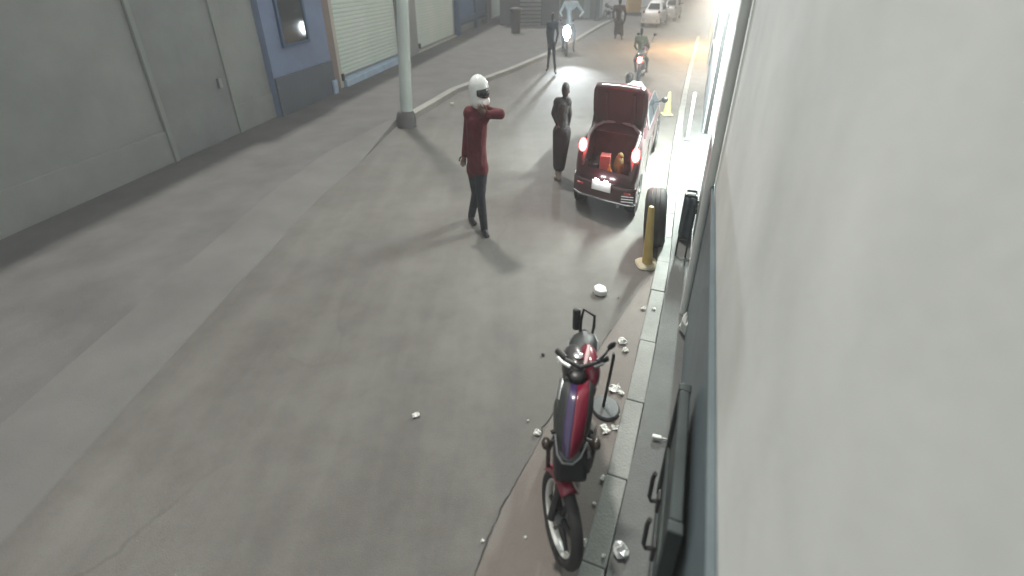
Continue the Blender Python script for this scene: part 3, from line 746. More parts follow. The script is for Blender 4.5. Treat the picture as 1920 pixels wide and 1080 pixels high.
    if skew:                                              # the tail is cut slightly aslant, its right corner nearer
        def walk(o, M):
            for ch in o.children:
                C = M @ Matrix.LocRotScale(ch.location, ch.rotation_euler, ch.scale)
                if ch.type == 'MESH':
                    I = C.inverted()
                    for v in ch.data.vertices:
                        p = C @ v.co; p.y -= skew * p.x * max(0, 1 - max(0, p.y) / 2.5); v.co = I @ p
                walk(ch, C)
        walk(root, Matrix())
    return root
t0, t1 = at(1093, 385), at(1188, 403)
ctr = (t0 + t1) / 2
CAR_A = R(20)
cpos = Vector((ctr.x, ctr.y, 0)) + Vector((math.sin(CAR_A), math.cos(CAR_A), 0)) * -.06 + Vector((-.06, 0, 0))
c1 = car('parked_car', 'dark red saloon car with its boot open and tail lights glowing', cpos, -CAR_A, MAROON, skew=.30)
# things in the boot
def inboot(name, label, cat, x, y, mbuild, m, **k):
    p = Matrix.Translation(cpos) @ Matrix.Rotation(-CAR_A, 4, 'Z') @ Vector((x, y, .425))
    o = mbuild.build(name, m, **k); o.location = p; o.rotation_euler = (0, 0, -CAR_A + random.uniform(-.2, .2)); return tag(o, label, cat)
inboot('box', 'red lit carton standing in the open car boot', 'box', -.06, .25, MB().box((0, 0, .14), (.13, .16, .28)), mat('red carton', (.30, .10, .09), .6, var=.2, vscale=9), bevel=.008)
inboot('bag', 'olive cloth bag in the boot beside the red carton', 'bag', .11, .30, MB().ball((0, 0, .13), (.07, .10, .15)).ball((.01, 0, .26), (.04, .05, .05)), mat('olive bag cloth', (.20, .16, .06), .9, var=.3, vscale=12, bump=.5), smooth=True)
inboot('toolbox', 'dark flat toolbox at the left side of the car boot', 'toolbox', -.22, .4, MB().box((0, 0, .07), (.12, .35, .14)).box((0, 0, .155), (.02, .12, .025)), BLACK, bevel=.01)
inboot('bottle', 'small amber bottle at the front of the car boot', 'bottle', .02, .1, MB().lathe([(.03, 0), (.032, .12), (.012, .16), (.012, .2)], n=12), mat('amber bottle', (.45, .25, .06), .2), smooth=True)

# parked white car further up the street
wp = at(1218, 52)
car('parked_car', 'white parked car far up the street under the amber light', (wp.x, wp.y, 0), R(-24), WHITEP, opened=False, W=.52, glow=mat('unlit tail lamp', (.25, .03, .03), .3))
wp = at(1252, 40)
car('parked_car', 'silver parked car right of the white one at far end', (wp.x, wp.y, 0), R(-24), mat('silver car paint', (.4, .41, .41), .35, metal=.6, coat=.5), opened=False, W=.45, glow=MATS['unlit tail lamp'])

# ------------------------------------------------------------------ foreground motorcycle, facing the camera
def bikeX(Y, z=0): return .247 + (Y - 1.5) * .215 + z * .03
def V(dx, Y, z): return Vector((bikeX(Y, z) + dx, Y, z))
bk = tag(empty('motorcycle', (bikeX(1.9), 1.9, 0)), 'red and violet motorcycle parked nose to camera beside the right kerb', 'motorcycle')
BO = Vector((bikeX(1.9), 1.9, 0))
def put(mb, name, m, parent=None, smooth=True, **k):
    mb.v = [tuple(Vector(v) - BO) for v in mb.v]
    return mb.build(name, m, parent or bk, smooth=smooth, **k)
def bwheel(c, r, yaw, lean, disc=True):
    """spoked alloy wheel in the plane of heading yaw"""
    hd = Vector((math.sin(yaw), -math.cos(yaw), 0)); nz = Vector((0, 0, 1)) + Vector((math.cos(yaw), math.sin(yaw), 0)) * lean; nz.normalize()
    ax = hd.cross(nz).normalized(); m = Matrix((hd, nz, ax)).transposed().to_4x4()
    ty = put(MB().torus(c, r - .031, .031, m, 44, 12, 1.05), 'wheel', DRUB)
    rm = MB().torus(c, r - .060, .011, m, 40, 8, 2.0); put(rm, 'rim', mat('pale alloy rim', (.68, .68, .65), .4, metal=.1), ty)
    for i in range(6):
        a = i * math.pi / 3 + .3
        d = m @ Vector((math.cos(a), math.sin(a), 0)); e = m @ Vector((math.cos(a + .22), math.sin(a + .22), 0))
        put(MB().tube([c + d * .03, c + d * (r - .085)], [.017, .011], 8), 'spoke', FRAME, ty)
    put(MB().lathe([(.034, -.045), (.034, .045)], c=c, n=16, m=m), 'hub', STEEL, ty)
    if disc: put(MB().lathe([(.05, -.048), (.105, -.048), (.105, -.044), (.05, -.044)], c=c, n=28, m=m), 'brake_disc', STEEL, ty)
    return ax, hd, m
fc = V(-.004, 1.545, .240); YAW = R(15)
ax, hdv, wm = bwheel(fc, .240, YAW, .10)
bwheel(V(.0, 2.26, .24), .24, R(-12), .08, False)
# front mudguard: a curved strip over the wheel
mb = MB(); rows = []
for i in range(11):
    a = R(80 + i * 6.8); rr = .258
    d = wm @ Vector((math.cos(a), math.sin(a), 0)); row = []
    for j in range(5):
        u = (j - 2) / 2; row.append(fc + d * (rr - abs(u) ** 2 * .028) + ax * u * .05)
    rows.append(row)
vs = [v for r_ in rows for v in r_]; mb.add(vs, [(i * 5 + j, i * 5 + j + 1, (i + 1) * 5 + j + 1, (i + 1) * 5 + j) for i in range(10) for j in range(4)])
o = put(mb, 'front_mudguard', RED); so = o.modifiers.new('s', 'SOLIDIFY'); so.thickness = .006
# fork legs
sv = Vector((0, 1, 0))
for sg in (-1, 1):
    b_ = fc + ax * sg * .058; t_ = V(sg * .052, 1.80, .86)
    put(MB().tube([b_, b_ + (t_ - b_) * .45], [.022, .024], 12), 'fork_slider', FRAME)
    put(MB().tube([b_ + (t_ - b_) * .40, t_], .016, 12), 'fork_leg', CHROME)
# engine, exhaust, frame in the dark middle
put(MB().ball(V(0, 1.92, .40), (.085, .19, .14)).ball(V(0, 1.86, .50), (.07, .09, .11)), 'engine', FRAME)
for z in (.44, .475, .51, .545, .58): put(MB().box(V(0, 1.84, z), (.155, .15, .012)), 'engine_fin', STEEL, smooth=False)
put(MB().tube([V(-.03, 1.76, .48), V(-.055, 1.70, .40), V(-.07, 1.74, .27), V(-.085, 1.95, .20), V(-.10, 2.2, .27), V(-.10, 2.42, .32)], [.016, .017, .018, .02, .036, .03], 12), 'exhaust_pipe', STEEL)
put(MB().tube([V(0, 1.80, .80), V(0, 1.76, .6), V(0, 1.78, .35), V(0, 2.0, .25), V(0, 2.2, .30)], .018, 10), 'frame_tube', FRAME)
for sg in (-1, 1): put(MB().tube([V(sg * .05, 2.05, .30), V(sg * .06, 2.26, .24)], .017, 8), 'swing_arm', FRAME)
for sg in (-1, 1): put(MB().tube([V(sg * .066, 2.28, .28), V(sg * .07, 2.20, .62)], [.022, .018], 10), 'rear_shock', STEEL)
# crash guard / radiator shrouds, dark block under the headlamp
put(MB().box(V(.005, 1.63, .585), (.17, .11, .20), m=Matrix.Rotation(R(-20), 4, 'X')), 'fork_shroud', FRAME, smooth=False, bevel=.025)
put(MB().tube([V(-.08, 1.70, .70), V(-.115, 1.70, .56), V(-.11, 1.72, .40), V(-.06, 1.78, .33), V(.06, 1.78, .33), V(.12, 1.72, .40), V(.125, 1.70, .56), V(.08, 1.70, .70)], .012, 8), 'crash_bar', FRAME)
for sg in (-1, 1):
    st_ = put(MB().tube([V(sg * .05, 1.66, .71), V(sg * .105, 1.64, .70)], .009, 8), 'indicator_stalk', BLACK)
    put(MB().ball(V(sg * .125, 1.63, .70), (.024, .034, .026)), 'indicator_lens', mat('indicator lens', (.03, .02, .015), .3), st_)
put(MB().box(V(.095, 1.60, .60), (.03, .05, .12)), 'horn', FRAME, smooth=False, bevel=.012)
# headlamp cowl: violet left, red right, chrome lip below
def cowl(s0, s1, m, nm):
    rows = []
    prof = [(1.560, .66, .045), (1.545, .71, .070), (1.575, .77, .088), (1.64, .83, .092), (1.73, .88, .088), (1.82, .905, .075)]
    for Y, z, hw in prof:
        row = []
        for i in range(9):
            u = s0 + (s1 - s0) * i / 8
            row.append(V(u * hw, Y + .10 * abs(u) ** 2.2, z - .02 * u * u))
        rows.append(row)
    vs = [v for r_ in rows for v in r_]
    o = put(MB().add(vs, [(i * 9 + j, i * 9 + j + 1, (i + 1) * 9 + j + 1, (i + 1) * 9 + j) for i in range(len(rows) - 1) for j in range(8)]), nm, m)
    so = o.modifiers.new('s', 'SOLIDIFY'); so.thickness = .012
cowl(-.02, .72, RED, 'headlamp_cowl'); cowl(-.52, -.03, PURP, 'headlamp_cowl'); cowl(-1.0, -.53, SEATM, 'headlamp_cowl'); cowl(.73, 1.0, SEATM, 'headlamp_cowl')
put(MB().tube([V(-.085, 1.66, .73), V(-.06, 1.575, .69), V(-.03, 1.548, .665), V(.02, 1.545, .66), V(.055, 1.57, .675), V(.08, 1.63, .70)], .006, 8), 'headlamp_rim', STEEL)
put(MB().ball(V(0, 1.60, .675), (.055, .05, .045)), 'headlamp_lens', mat('headlamp glass', (.16, .17, .18), .1, spec=.8))
put(MB().ball(V(-.085, 1.76, .72), (.022, .11, .10)), 'side_panel', SEATM)
# instrument cluster + handlebar
put(MB().ball(V(-.015, 1.87, .92), (.045, .045, .02)), 'instrument_cluster', BLACK)
hb_ = put(MB().tube([V(-.125, 2.00, .955), V(-.075, 1.93, .965), V(0, 1.90, .945), V(.075, 1.91, .965), V(.125, 1.95, .955)], .012, 10), 'handlebar', FRAME)
for a_, b_ in ((V(-.135, 2.015, .954), V(-.085, 1.945, .963)), (V(.085, 1.918, .963), V(.135, 1.96, .954))): put(MB().tube([a_, b_], .019, 10), 'grip', BLACK, hb_)
put(MB().tube([V(-.128, 1.955, .962), V(-.10, 1.915, .968), V(-.055, 1.885, .965)], [.010, .009, .009], 8), 'brake_lever', mat('bright lever', (.75, .76, .76), .3, metal=.4), hb_)
put(MB().tube([V(.118, 1.91, .962), V(.07, 1.88, .965)], .008, 8), 'clutch_lever', STEEL, hb_)
ms = put(MB().tube([V(.085, 1.92, .965), V(.125, 1.945, 1.00), V(.145, 1.955, 1.03)], .006, 8), 'mirror_stalk', BLACK, hb_)
put(MB().ball(V(.152, 1.955, 1.045), (.018, .010, .030), m=Matrix.Rotation(R(35), 4, 'Y')), 'mirror', BLACK, hb_)
# tank: red on the right, dark cover on the left
put(MB().ball(V(.048, 2.0, .86), (.058, .15, .095)), 'tank_panel', RED)
put(MB().ball(V(-.03, 2.0, .85), (.075, .16, .09)), 'tank', mat('charcoal tank', (.03, .027, .030), .4, coat=.3))
put(MB().tube([V(.02, 1.90, .93), V(.03, 1.98, .957), V(.032, 2.06, .95)], [.006, .014, .006], 8), 'tank_stripe', mat('pale pink stripe', (.75, .55, .55), .3))
put(MB().lathe([(.026, 0), (.026, .012), (.018, .016)], c=V(-.02, 1.99, .935), n=18), 'fuel_cap', CHROME)
# saddle
rows = []
for Y, z, hw in ((2.04, .84, .045), (2.09, .875, .075), (2.16, .885, .085), (2.23, .875, .085), (2.29, .855, .075), (2.33, .83, .045)):
    rows.append([V(hw * math.cos(q), Y, z - .055 + (.055 if math.sin(q) > 0 else .06) * math.sin(q)) for q in [k * 2 * math.pi / 14 for k in range(14)]])
put(MB().rings(rows), 'saddle', SEATM)
for sg in (-1, 1): put(MB().ball(V(sg * .07, 2.14, .66), (.03, .14, .12)), 'side_panel', SEATM if sg < 0 else RED)
put(MB().tube([V(0, 2.36, .78), V(0, 2.46, .60), V(0, 2.50, .42)], [.03, .045, .04], 8), 'rear_mudguard', FRAME)
# carrier with back pad
rk = put(MB().tube([V(-.025, 2.335, .78), V(.045, 2.325, .775), V(.054, 2.355, .84), V(.050, 2.385, .90), V(-.022, 2.42, .925), V(-.032, 2.385, .86), V(-.025, 2.335, .78)], .010, 8), 'carrier', FRAME)
put(MB().box(V(-.060, 2.385, .875), (.048, .04, .14), m=Matrix.Rotation(R(-14), 4, 'X')), 'back_pad', FRAME, smooth=False, bevel=.012)
for sg in (-1, 1): put(MB().tube([V(sg * .07, 2.12, .79), V(sg * .088, 2.24, .81), V(sg * .06, 2.33, .79)], .009, 8), 'grab_rail', CHROME)
put(MB().tube([V(-.07, 2.05, .30), V(-.13, 2.03, .285)], .012, 8), 'foot_peg', BLACK); put(MB().tube([V(.07, 2.05, .30), V(.13, 2.03, .285)], .012, 8), 'foot_peg', BLACK)
put(MB().tube([V(.05, 2.1, .28), V(.15, 2.13, .005)], .011, 8), 'side_stand', FRAME)

# ------------------------------------------------------------------ stand with round base beside the motorcycle
sb = at(1135, 768)
sd = tag(empty('sign_stand', sb), 'black pole on a round base standing between motorcycle and kerb', 'stand')
MB().lathe([(.108, 0), (.108, .022), (.098, .032), (.03, .036)], n=30, sx=.92).build('base', mat('grey black base', (.05, .058, .062), .5, var=.2, vscale=9), sd, smooth=True)
MB().tube([Vector((-.018, 0, .03)), Vector((.0, .0, .3)), Vector((.012, .0, .50)), Vector((.008, .0, .53))], [.011, .011, .011, .010], 10).build('pole', BLACK, sd, smooth=True)

# ------------------------------------------------------------------ yellow post, upright tyre
yb = at(1213, 497)
yp = tag(empty('bollard', yb, 0), 'faded yellow tapered bollard on a pale base in front of the tyre', 'bollard')
MB().lathe([(.062, .02), (.056, .15), (.046, .4), (.034, .68), (.026, .70), (.01, .705)], n=18, sx=.9).build('post', YEL, yp, smooth=True)
yp.rotation_euler = (0, R(-3.5), 0)
bs = MB()
ring = lambda r, z: [Vector((r * (abs(math.cos(q)) ** .55) * math.copysign(1, math.cos(q)), r * (abs(math.sin(q)) ** .55) * math.copysign(1, math.sin(q)), z)) for q in [k * 2 * math.pi / 28 for k in range(28)]]
bs.rings([ring(.115, 0), ring(.118, .02), ring(.105, .035), ring(.065, .04)])
bs.build('base', mat('pale yellow base', (.50, .46, .33), .7, var=.15, vscale=9), yp, smooth=True)
tb = at(1222, 456)
ty = tag(empty('tyre', (tb.x, tb.y, .335), R(-18)), 'worn black car tyre standing upright behind the yellow bollard', 'tyre')
m = Matrix.Rotation(R(90), 4, 'Y')
MB().rings([[ (m @ Vector((r * math.cos(k * 2 * math.pi / 40), r * math.sin(k * 2 * math.pi / 40), z))) for k in range(40)] for r, z in
            ((.19, -.085), (.26, -.115), (.31, -.105), (.335, -.075), (.338, 0), (.335, .075), (.31, .105), (.26, .115), (.19, .085), (.185, .06), (.25, 0.05), (.25, -.05), (.185, -.06))], closed=True).build('carcass', DRUB, ty, smooth=True)
gr = MB()
for z in (-.045, 0, .045): gr.torus((0, 0, 0), .338, .006, m, 48, 6)  if z == 0 else gr.torus(tuple(m @ Vector((0, 0, z))), .336, .006, m, 48, 6)
gr.build('tread_rib', BLACK, ty, smooth=True)
ty.rotation_euler = (0, R(-5), R(-18))

# ------------------------------------------------------------------ gate leaf with pull handles at the lower right
gl = tag(empty('gate_leaf', rw(1.25, WN - .05)), 'dark green steel gate leaf with two bent pull handles against right wall', 'gate')
GATE = mat('dark green steel', (.022, .034, .034), .45, metal=.3, var=.3, vscale=6, bump=.1)
def gput(mb, nm, m, parent=gl, **k):
    o_ = rw(1.25, WN - .05); mb.v = [tuple(Vector(v) - o_) for v in mb.v]; return mb.build(nm, m, parent, **k)
gput(rbox(MB(), 1.22, 1.95, WN - .085, WN - .06, KH + .03, .92), 'panel', GATE, bevel=.004)
for a0, a1 in ((1.20, 1.25), (1.93, 1.98)): gput(rbox(MB(), a0, a1, WN - .105, WN - .045, KH + .01, .95), 'stile', GATE, bevel=.006)
for z in (KH + .02, .48, .90): gput(rbox(MB(), 1.251, 1.929, WN - .10, WN - .05, z, z + .05), 'rail', GATE, bevel=.006)
for a in (1.44, 1.68):
    hd_ = [rw(a, WN - .10, .42), rw(a, WN - .145, .40), rw(a, WN - .155, .43), rw(a + .01, WN - .155, .56), rw(a + .01, WN - .148, .60)]
    gput(MB().tube(hd_, .011, 8), 'pull_handle', BLACK, smooth=True)
    gput(rbox(MB(), a - .03, a + .03, WN - .118, WN - .100, .36, .47), 'handle_plate', BLACK, bevel=.005)

# ------------------------------------------------------------------ motorcycles with riders in the distance
def moped(name, label, p, rz, front, sx=.62, paint=None, lamp=None, group=None):
    root = tag(empty(name, p, rz), label, 'motorcycle', group)            # local +y is forward
    for y in (-.62, .62):
        wo = MB().torus((0, y, .28), .235, .045, Matrix.Rotation(R(90), 4, 'Y'), 28, 8).build('wheel', DRUB, root, smooth=True)
        MB().torus((0, y, .28), .185, .012, Matrix.Rotation(R(90), 4, 'Y'), 24, 6).build('rim', STEEL, wo, smooth=True)
        MB().tube([Vector((-.05, y, .28)), Vector((.05, y, .28))], .03, 8).build('hub', STEEL, wo)
    for sg in (-1, 1): MB().tube([Vector((sg * .05, .62, .28)), Vector((sg * .05, .42, .95))], .02, 8).build('fork_leg', CHROME, root)
    MB().ball((0, .60, .54), (.06, .20, .035)).build('front_mudguard', paint, root, smooth=True)
    MB().ball((0, 0, .42), (.10, .28, .17)).build('engine', FRAME, root, smooth=True)
    MB().ball((0, .18, .80), (.11, .25, .12)).build('tank', paint, root, smooth=True)
    MB().ball((0, -.30, .80), (.11, .36, .06)).build('saddle', SEATM, root, smooth=True)
    MB().ball((0, -.55, .70), (.09, .22, .08)).build('tail', paint, root, smooth=True)
    MB().ball((0, .48, .86), (.12, .09, .14)).build('headlamp_cowl', paint, root, smooth=True)
    MB().tube([Vector((-.22, .30, 1.04)), Vector((0, .40, 1.0)), Vector((.22, .30, 1.04))], .014, 8).build('handlebar', STEEL, root, smooth=True)
    for sg in (-1, 1):
        MB().tube([Vector((sg * .16, .33, 1.03)), Vector((sg * .22, .36, 1.2))], .007, 6).build('mirror_stalk', BLACK, root)
        MB().ball((sg * .23, .36, 1.23), (.05, .012, .035)).build('mirror', BLACK, root, smooth=True)
    MB().tube([Vector((.1, -.1, .3)), Vector((.1, -.75, .36))], [.025, .04], 10).build('exhaust_pipe', STEEL, root, smooth=True)
    return root
rp = at(1062, 106); heading = Vector((1.9, 5, 0)) - Vector((rp.x, rp.y, 0)); hz = math.atan2(-heading.x, heading.y)
WHB = mat('pearl white bike paint', (.62, .65, .67), .35, coat=.5)
m1 = moped('motorcycle', 'white motorcycle with its headlight on coming down the street', (rp.x, rp.y + .75, 0), hz, True, paint=WHB)
HLAMP = mat('lit headlamp', (.9, .95, 1), .3, emit=(.85, .95, 1), estr=22)
MB().ball((0, .555, .84), (.14, .05, .24)).build('headlamp_lens', HLAMP, m1, smooth=True)  # lens made oversize so its glowing shape takes in the glare
MB().ball((0, .60, .62), (.05, .03, .10)).build('glare_glow', mat('headlamp glare glow', (.9, .95, 1), .3, emit=(.8, .92, 1), estr=8), m1, smooth=True)  # glowing blob added under the headlamp to lengthen its glare
sl = bpy.data.lights.new('headlight_beam', 'SPOT'); so = bpy.data.objects.new('headlight_beam', sl); COL.objects.link(so); so.parent = m1
sl.energy = 1300; sl.spot_size = R(48); sl.spot_blend = 1.0; sl.color = (.88, .97, 1); sl.shadow_soft_size = .09
so.location = (0, .62, .88); so.rotation_euler = (R(90), 0, 0)
# rider in pale shirt
YR = rp.y + .95
pr = standing(1068, 0, YR, dict(head=(1066, -8), neck=(1066, 4), chest=(1067, 16), waist=(1067, 34), hip=(1067, 46, .15),
     shL=(1059, 7), shR=(1082, 7), elL=(1050, 24, -.15), wrL=(1054, 32, -.55), hdL=(1055, 33, -.65), elR=(1094, 24, -.15), wrR=(1086, 32, -.55), hdR=(1085, 33, -.65),
     hipL=(1062, 48, .1), hipR=(1073, 48, .1), knL=(1054, 62, -.35), anL=(1056, 90, -.1), knR=(1078, 62, -.35), anR=(1075, 90, -.1), toeL=(1054, 95, -.28), toeR=(1076, 95, -.28)))
figure('person', 'rider in pale blue shirt on the motorcycle with the bright headlight', (pr['hip'].x, YR), pr, .66, .02,
       dict(top=F_PBLUE, legs=F_SLATE, shoes=F_SHOE, topname='shirt'), look=(-.1, -1, -.1))
# second motorcycle seen from behind
qp = at(1197, 158)
m2 = moped('motorcycle', 'dark motorcycle ridden away with its red tail light glowing', (qp.x + .2, qp.y + .62, 0), R(-20), False, paint=mat('dark red bike paint', (.10, .02, .02), .35, coat=.5))
MB().ball((0, -.78, .68), (.07, .03, .085)).build('tail_lamp', TAIL, m2, smooth=True)
YQ = qp.y + .75
pq = standing(1200, 0, YQ, dict(head=(1203, 60), neck=(1203, 70), chest=(1202, 80), waist=(1201, 94), hip=(1200, 103, -.1),
     shL=(1193, 72), shR=(1212, 72), elL=(1190, 86, .15), wrL=(1194, 92, .5), hdL=(1195, 93, .6), elR=(1217, 86, .15), wrR=(1214, 92, .5), hdR=(1213, 93, .6),
     hipL=(1195, 105, -.1), hipR=(1206, 105, -.1), knL=(1190, 112, .35), anL=(1192, 130, .2), knR=(1214, 112, .35), anR=(1212, 130, .2), toeL=(1191, 134, .35), toeR=(1213, 134, .35)))
figure('person', 'rider in olive shirt seen from behind on the motorcycle with red tail light', (pq['hip'].x, YQ), pq, .62, .018,
       dict(top=F_OLIVE, legs=F_DARK, shoes=F_SHOE, topname='shirt'), look=(.3, 1, 0), scale=.85)

# ------------------------------------------------------------------ street furniture far up the street
bp_ = at(967, 62, PH)
bn = tag(empty('rubbish_bin', (bp_.x, bp_.y, PH)), 'dark upright bin beside the last green shutter', 'bin')
MB().lathe([(.22, 0), (.27, 1.0), (.30, 1.02), (.30, 1.08)], n=18).build('drum', mat('dark bin plastic', (.03, .033, .036), .6), bn, smooth=True)
MB().lathe([(.31, 1.081), (.29, 1.14), (.1, 1.2)], n=18).build('lid', mat('dark bin lid', (.045, .045, .05), .6), bn, smooth=True)
YK = at(1160, 72).y
pk = standing(1160, 0, YK, dict(head=(1163, 3), neck=(1162, 11), chest=(1161, 19), waist=(1160, 31), hip=(1160, 39), shL=(1153, 13), shR=(1170, 13), elL=(1150, 26), wrL=(1152, 38), hdL=(1153, 42),
     elR=(1173, 26), wrR=(1171, 38), hdR=(1170, 42), hipL=(1157, 41), hipR=(1164, 41), knL=(1155, 55), anL=(1154, 67, .1), knR=(1165, 55), anR=(1166, 69, -.2), toeL=(1153, 71, 0), toeR=(1166, 73, -.35)))
figure('person', 'person in dark brown coat standing in front of the amber pillar', (pk['hip'].x, YK), pk, .9, .022, dict(top=mat('brown coat cloth', (.05, .04, .04), .9, var=.2), legs=F_DARK, shoes=F_SHOE, topname='coat'), skirt=True, look=(.2, .95, 0), scale=1.1)
for px, py, wd_, col, lab in ((1118, 42, .16, 'post', 'grey steel post standing on the far pavement behind the rider'),):
    q = at(px, py); pt = tag(empty('post', (q.x, q.y, 0)), lab, 'post')
    MB().tube([Vector((0, 0, 0)), Vector((0, 0, 4.0))], .16, 12).build('shaft', mat('green grey post', (.13, .16, .155), .5), pt, smooth=True)
    MB().lathe([(.26, 0), (.26, .05), (.17, .08)], n=14).build('foot_plate', STEEL, pt)
q = at(1186, 28)
yp2 = tag(empty('pillar', (q.x, q.y, 0)), 'amber painted pillar at the far bend left of the parked cars', 'pillar')
MB().box((0, 0, 1.6), (.95, .8, 3.2)).build('shaft', mat('amber pillar paint', (.60, .34, .08), .6, var=.15, vscale=2), yp2, bevel=.03)
MB().box((0, 0, .1), (1.1, .95, .2)).build('plinth', CONC, yp2, bevel=.03)
q = at(1140, 36)
bi = moped('motorcycle', 'black motorcycle parked beside the grey post far up the street', (q.x, q.y, 0), R(10), False, paint=mat('black bike paint', (.02, .02, .022), .3, coat=.5))
q = at(1250, 215, 0)
hy = tag(empty('traffic_cone', (q.x, q.y, 0)), 'yellow traffic cone on the bright pavement beyond the red car', 'cone')
MB().lathe([(.085, .03), (.065, .2), (.035, .46), (.022, .50), (.01, .505)], n=18).build('cone', mat('pale yellow plastic', (.62, .58, .25), .6), hy, smooth=True)
MB().box((0, 0, .016), (.22, .24, .03)).build('base', mat('pale yellow plastic', (.62, .58, .25)), hy, bevel=.01)
q = at(1288, 262, KH)
wp_ = tag(empty('white_post', (q.x, q.y, KH)), 'slim white post at the edge of the lit shop front', 'post')
MB().tube([Vector((0, 0, 0)), Vector((0, 0, .85))], .028, 12).build('shaft', WHITEP, wp_, smooth=True)
MB().lathe([(.07, 0), (.07, .015), (.03, .02)], n=16).build('foot_plate', STEEL, wp_, smooth=True)

# goods set out at the lit shop front
def crates(label, a, n, k, m, dims=(.13, .30, .17)):
    for i in range(k):
        p = rw(a + random.uniform(-.01, .01), n, KH + .002 + i * (dims[2] + .004))
        r = tag(empty('crate', p, -WA + random.uniform(-.06, .06)), label[i], 'crate', 'crates stacked by the lit shop')
        x, y, z = dims; t = .010
        MB().box((0, 0, .01), (x, y, .02)).build('floor', m, r)
        for sg in (-1, 1):
            for zz in (.055, .105, .155): MB().box((sg * (x / 2 - t / 2), 0, zz - .01), (t, y, .03)).build('slat', m, r)
            for zz in (.055, .105, .155): MB().box((0, sg * (y / 2 - t / 2), zz - .01), (x - 2 * t - .002, t, .03)).build('slat', m, r)
            for s2 in (-1, 1): MB().box((sg * (x / 2 - t * 1.6), s2 * (y / 2 - t * 1.6), z / 2), (t, t, z - .022)).build('corner_post', m, r)
crates(('dark crate at the bottom of the stack by the lit shop', 'dark crate in the middle of the stack by the shop', 'dark crate on top of the stack by the lit shop'), 5.25, .165, 3, mat('dark crate plastic', (.05, .065, .065), .6, var=.2))
q = rw(4.75, .14, KH)
rl = tag(empty('display_stand', q, -WA), 'narrow dark display stand with hanging cloth beside the crates', 'stand')
for x in (-.05, .05):
    MB().tube([Vector((x, 0, 0)), Vector((x, 0, .72))], .009, 8).build('upright', BLACK, rl)
MB().tube([Vector((-.05, 0, .71)), Vector((.05, 0, .71))], .009, 8).build('top_bar', BLACK, rl)
for k_, yy in enumerate((-.05, .01, .06)):
    mb = MB(); rows = []
    for j_ in range(6):
        rows.append([Vector(((i_ / 7 - .5) * .12, yy + .012 * math.sin(i_ * 1.7 + k_ + j_ * .3), .70 - j_ * .09)) for i_ in range(8)])
    mb.add([v for r_ in rows for v in r_], [(a_ * 8 + b_, a_ * 8 + b_ + 1, a_ * 8 + b_ + 9, a_ * 8 + b_ + 8) for a_ in range(5) for b_ in range(7)])
    o = mb.build('hanging_cloth', (F_SLATE, F_GREY, F_DARK)[k_], rl, smooth=True); so_ = o.modifiers.new('s', 'SOLIDIFY'); so_.thickness = .006

# ------------------------------------------------------------------ litter
def scrap(label, px, py, size, z=.005, kind=0, m=TRASH, cat='scrap', name='paper_scrap', seed=0, flat=.5):
    rnd = random.Random(seed * 31 + int(px) + int(py)); q = at(px, py, z)
    mb = MB()
    if kind == 0:                                         # crumpled lump
        n, k = 9, 6; mb.ball((0, 0, size * flat * .45), (size * .5, size * .5, size * flat * .5), n, k)
        mb.v = [(x * rnd.uniform(.6, 1.25), y * rnd.uniform(.6, 1.25), max(0.001, zz * rnd.uniform(.5, 1.4))) for x, y, zz in mb.v]
    elif kind == 1:                                       # flat folded sheet
        n = 5; vs = []
        for i in range(n):
            for j in range(n):
                vs.append(((i / 4 - .5) * size, (j / 4 - .5) * size * .7 + rnd.uniform(-.1, .1) * size, .004 + rnd.uniform(0, 1) ** 2 * size * .3))
        mb.add(vs, [(i * n + j, i * n + j + 1, (i + 1) * n + j + 1, (i + 1) * n + j) for i in range(n - 1) for j in range(n - 1)])
    elif kind == 2:                                       # broken polystyrene block
        a = [(-.5, -.3), (.05, -.5), (.5, -.2), (.38, .3), (-.1, .45), (-.45, .2)]
        mb.rings([[Vector((x * size, y * size, 0)) for x, y in a], [Vector((x * size * .95, y * size * .95, size * flat + x * size * .1)) for x, y in a]])
    o = mb.build(name, m, loc=q); o.rotation_euler = (0, 0, rnd.uniform(0, 6.3))
    if kind == 1: so = o.modifiers.new('s', 'SOLIDIFY'); so.thickness = .003
    if kind == 2: b = o.modifiers.new('b', 'BEVEL'); b.width = size * .06
    return tag(o, label, cat, 'litter scattered along the gutter')
scrap('chunk of white polystyrene on the road above the motorcycle', 1124, 549, .14, kind=2, flat=.42, name='polystyrene_chunk', cat='polystyrene')
scrap('white plastic sack slumped at the foot of the right wall', 1286, 624, .15, z=KH, flat=1.1, name='plastic_sack', cat='sack')
scrap('crumpled white paper right of the motorcycle mirror', 1166, 642, .075)
scrap('smaller crumpled paper just below the one by the mirror', 1172, 658, .055)
scrap('pale flat wrapper behind the round stand base', 1152, 730, .09, kind=1)
scrap('white paper cup scrap against the kerb beside the stand', 1164, 738, .05)
scrap('tiny white scrap at the right edge of the round stand base', 1158, 778, .03)
scrap('flat pale wrapper lying below the round stand base', 1134, 806, .07, kind=1)
scrap('white straw-like strip touching the kerb below the stand', 1154, 803, .055, kind=1)
scrap('crumpled white wrapper on the road left of the motorcycle', 1007, 812, .05)
scrap('tiny white speck above the wrapper left of the motorcycle', 990, 789, .018)
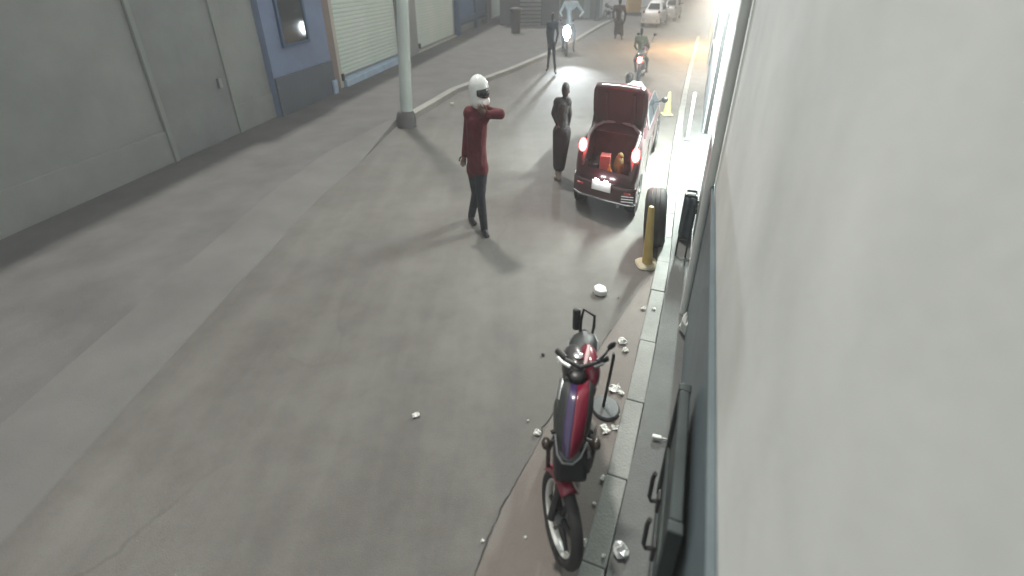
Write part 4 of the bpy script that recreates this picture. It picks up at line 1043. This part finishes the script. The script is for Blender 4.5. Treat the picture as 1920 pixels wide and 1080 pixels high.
scrap('pale torn scrap alone on the road at centre left', 780, 779, .05, kind=1)
scrap('small dark scrap on the road left of the tank', 1018, 666, .03, m=BLACK)
scrap('small pale wad in the gutter below the stand', 1131, 898, .04)
scrap('tiny white scrap right of the front mudguard', 1114, 945, .025)
scrap('crumpled tissue between the front wheel and kerb', 1098, 1020, .05)
scrap('silvery crumpled wrapper on the pavement at the bottom', 1163, 1034, .085, z=KH, kind=0, m=mat('silver foil', (.6, .62, .62), .35, metal=.4, var=.2, vscale=30))
scrap('small pale scrap on the kerb near the bottom', 1132, 1042, .02, z=KH)
scrap('tiny pale scrap left of the front wheel', 985, 1008, .018)
scrap('tiny grey scrap near the gutter seam at bottom', 905, 1014, .02)
scrap('white scrap on the far road edge by the left kerb', 848, 196, .10)
scrap('pale scrap against the kerb below the yellow bollard', 1206, 580, .05)
scrap('pale scrap on the kerb right of the bollard shadow', 1226, 580, .035, z=KH)
scrap('small brown scrap beside the polystyrene chunk', 1160, 558, .025, m=mat('brown card', (.30, .20, .12), .8))
q = at(1246, 826, KH)
sk = tag(empty('brush', (q.x, q.y, KH + .014)), 'white handled brush lying on the right pavement', 'brush', None); sk.rotation_euler = (0, 0, R(-14))
MB().tube([Vector((-.02, 0, 0)), Vector((.085, 0, 0))], .007, 8).build('handle', mat('pale wood', (.45, .45, .42), .7), sk, smooth=True)
MB().box((-.05, 0, .002), (.06, .03, .025)).build('head', TRASH, sk, bevel=.008)

# ------------------------------------------------------------------ haze added to imitate glare and lift the blacks
HZ = bpy.data.materials.new('glare haze'); HZ.use_nodes = True
hn = HZ.node_tree; hn.nodes.remove(hn.nodes['Principled BSDF'])
pv = hn.nodes.new('ShaderNodeVolumePrincipled'); pv.inputs['Color'].default_value = (.92, .95, .97, 1); pv.inputs['Density'].default_value = .0092
hn.links.new(pv.outputs[0], hn.nodes['Material Output'].inputs['Volume'])
hz_ = MB().box((0, 40, 4.5), (110, 130, 11.5)).build('haze', HZ)
tag(hz_, 'thin glare haze added over the street to lift the blacks', 'haze', kind='stuff')
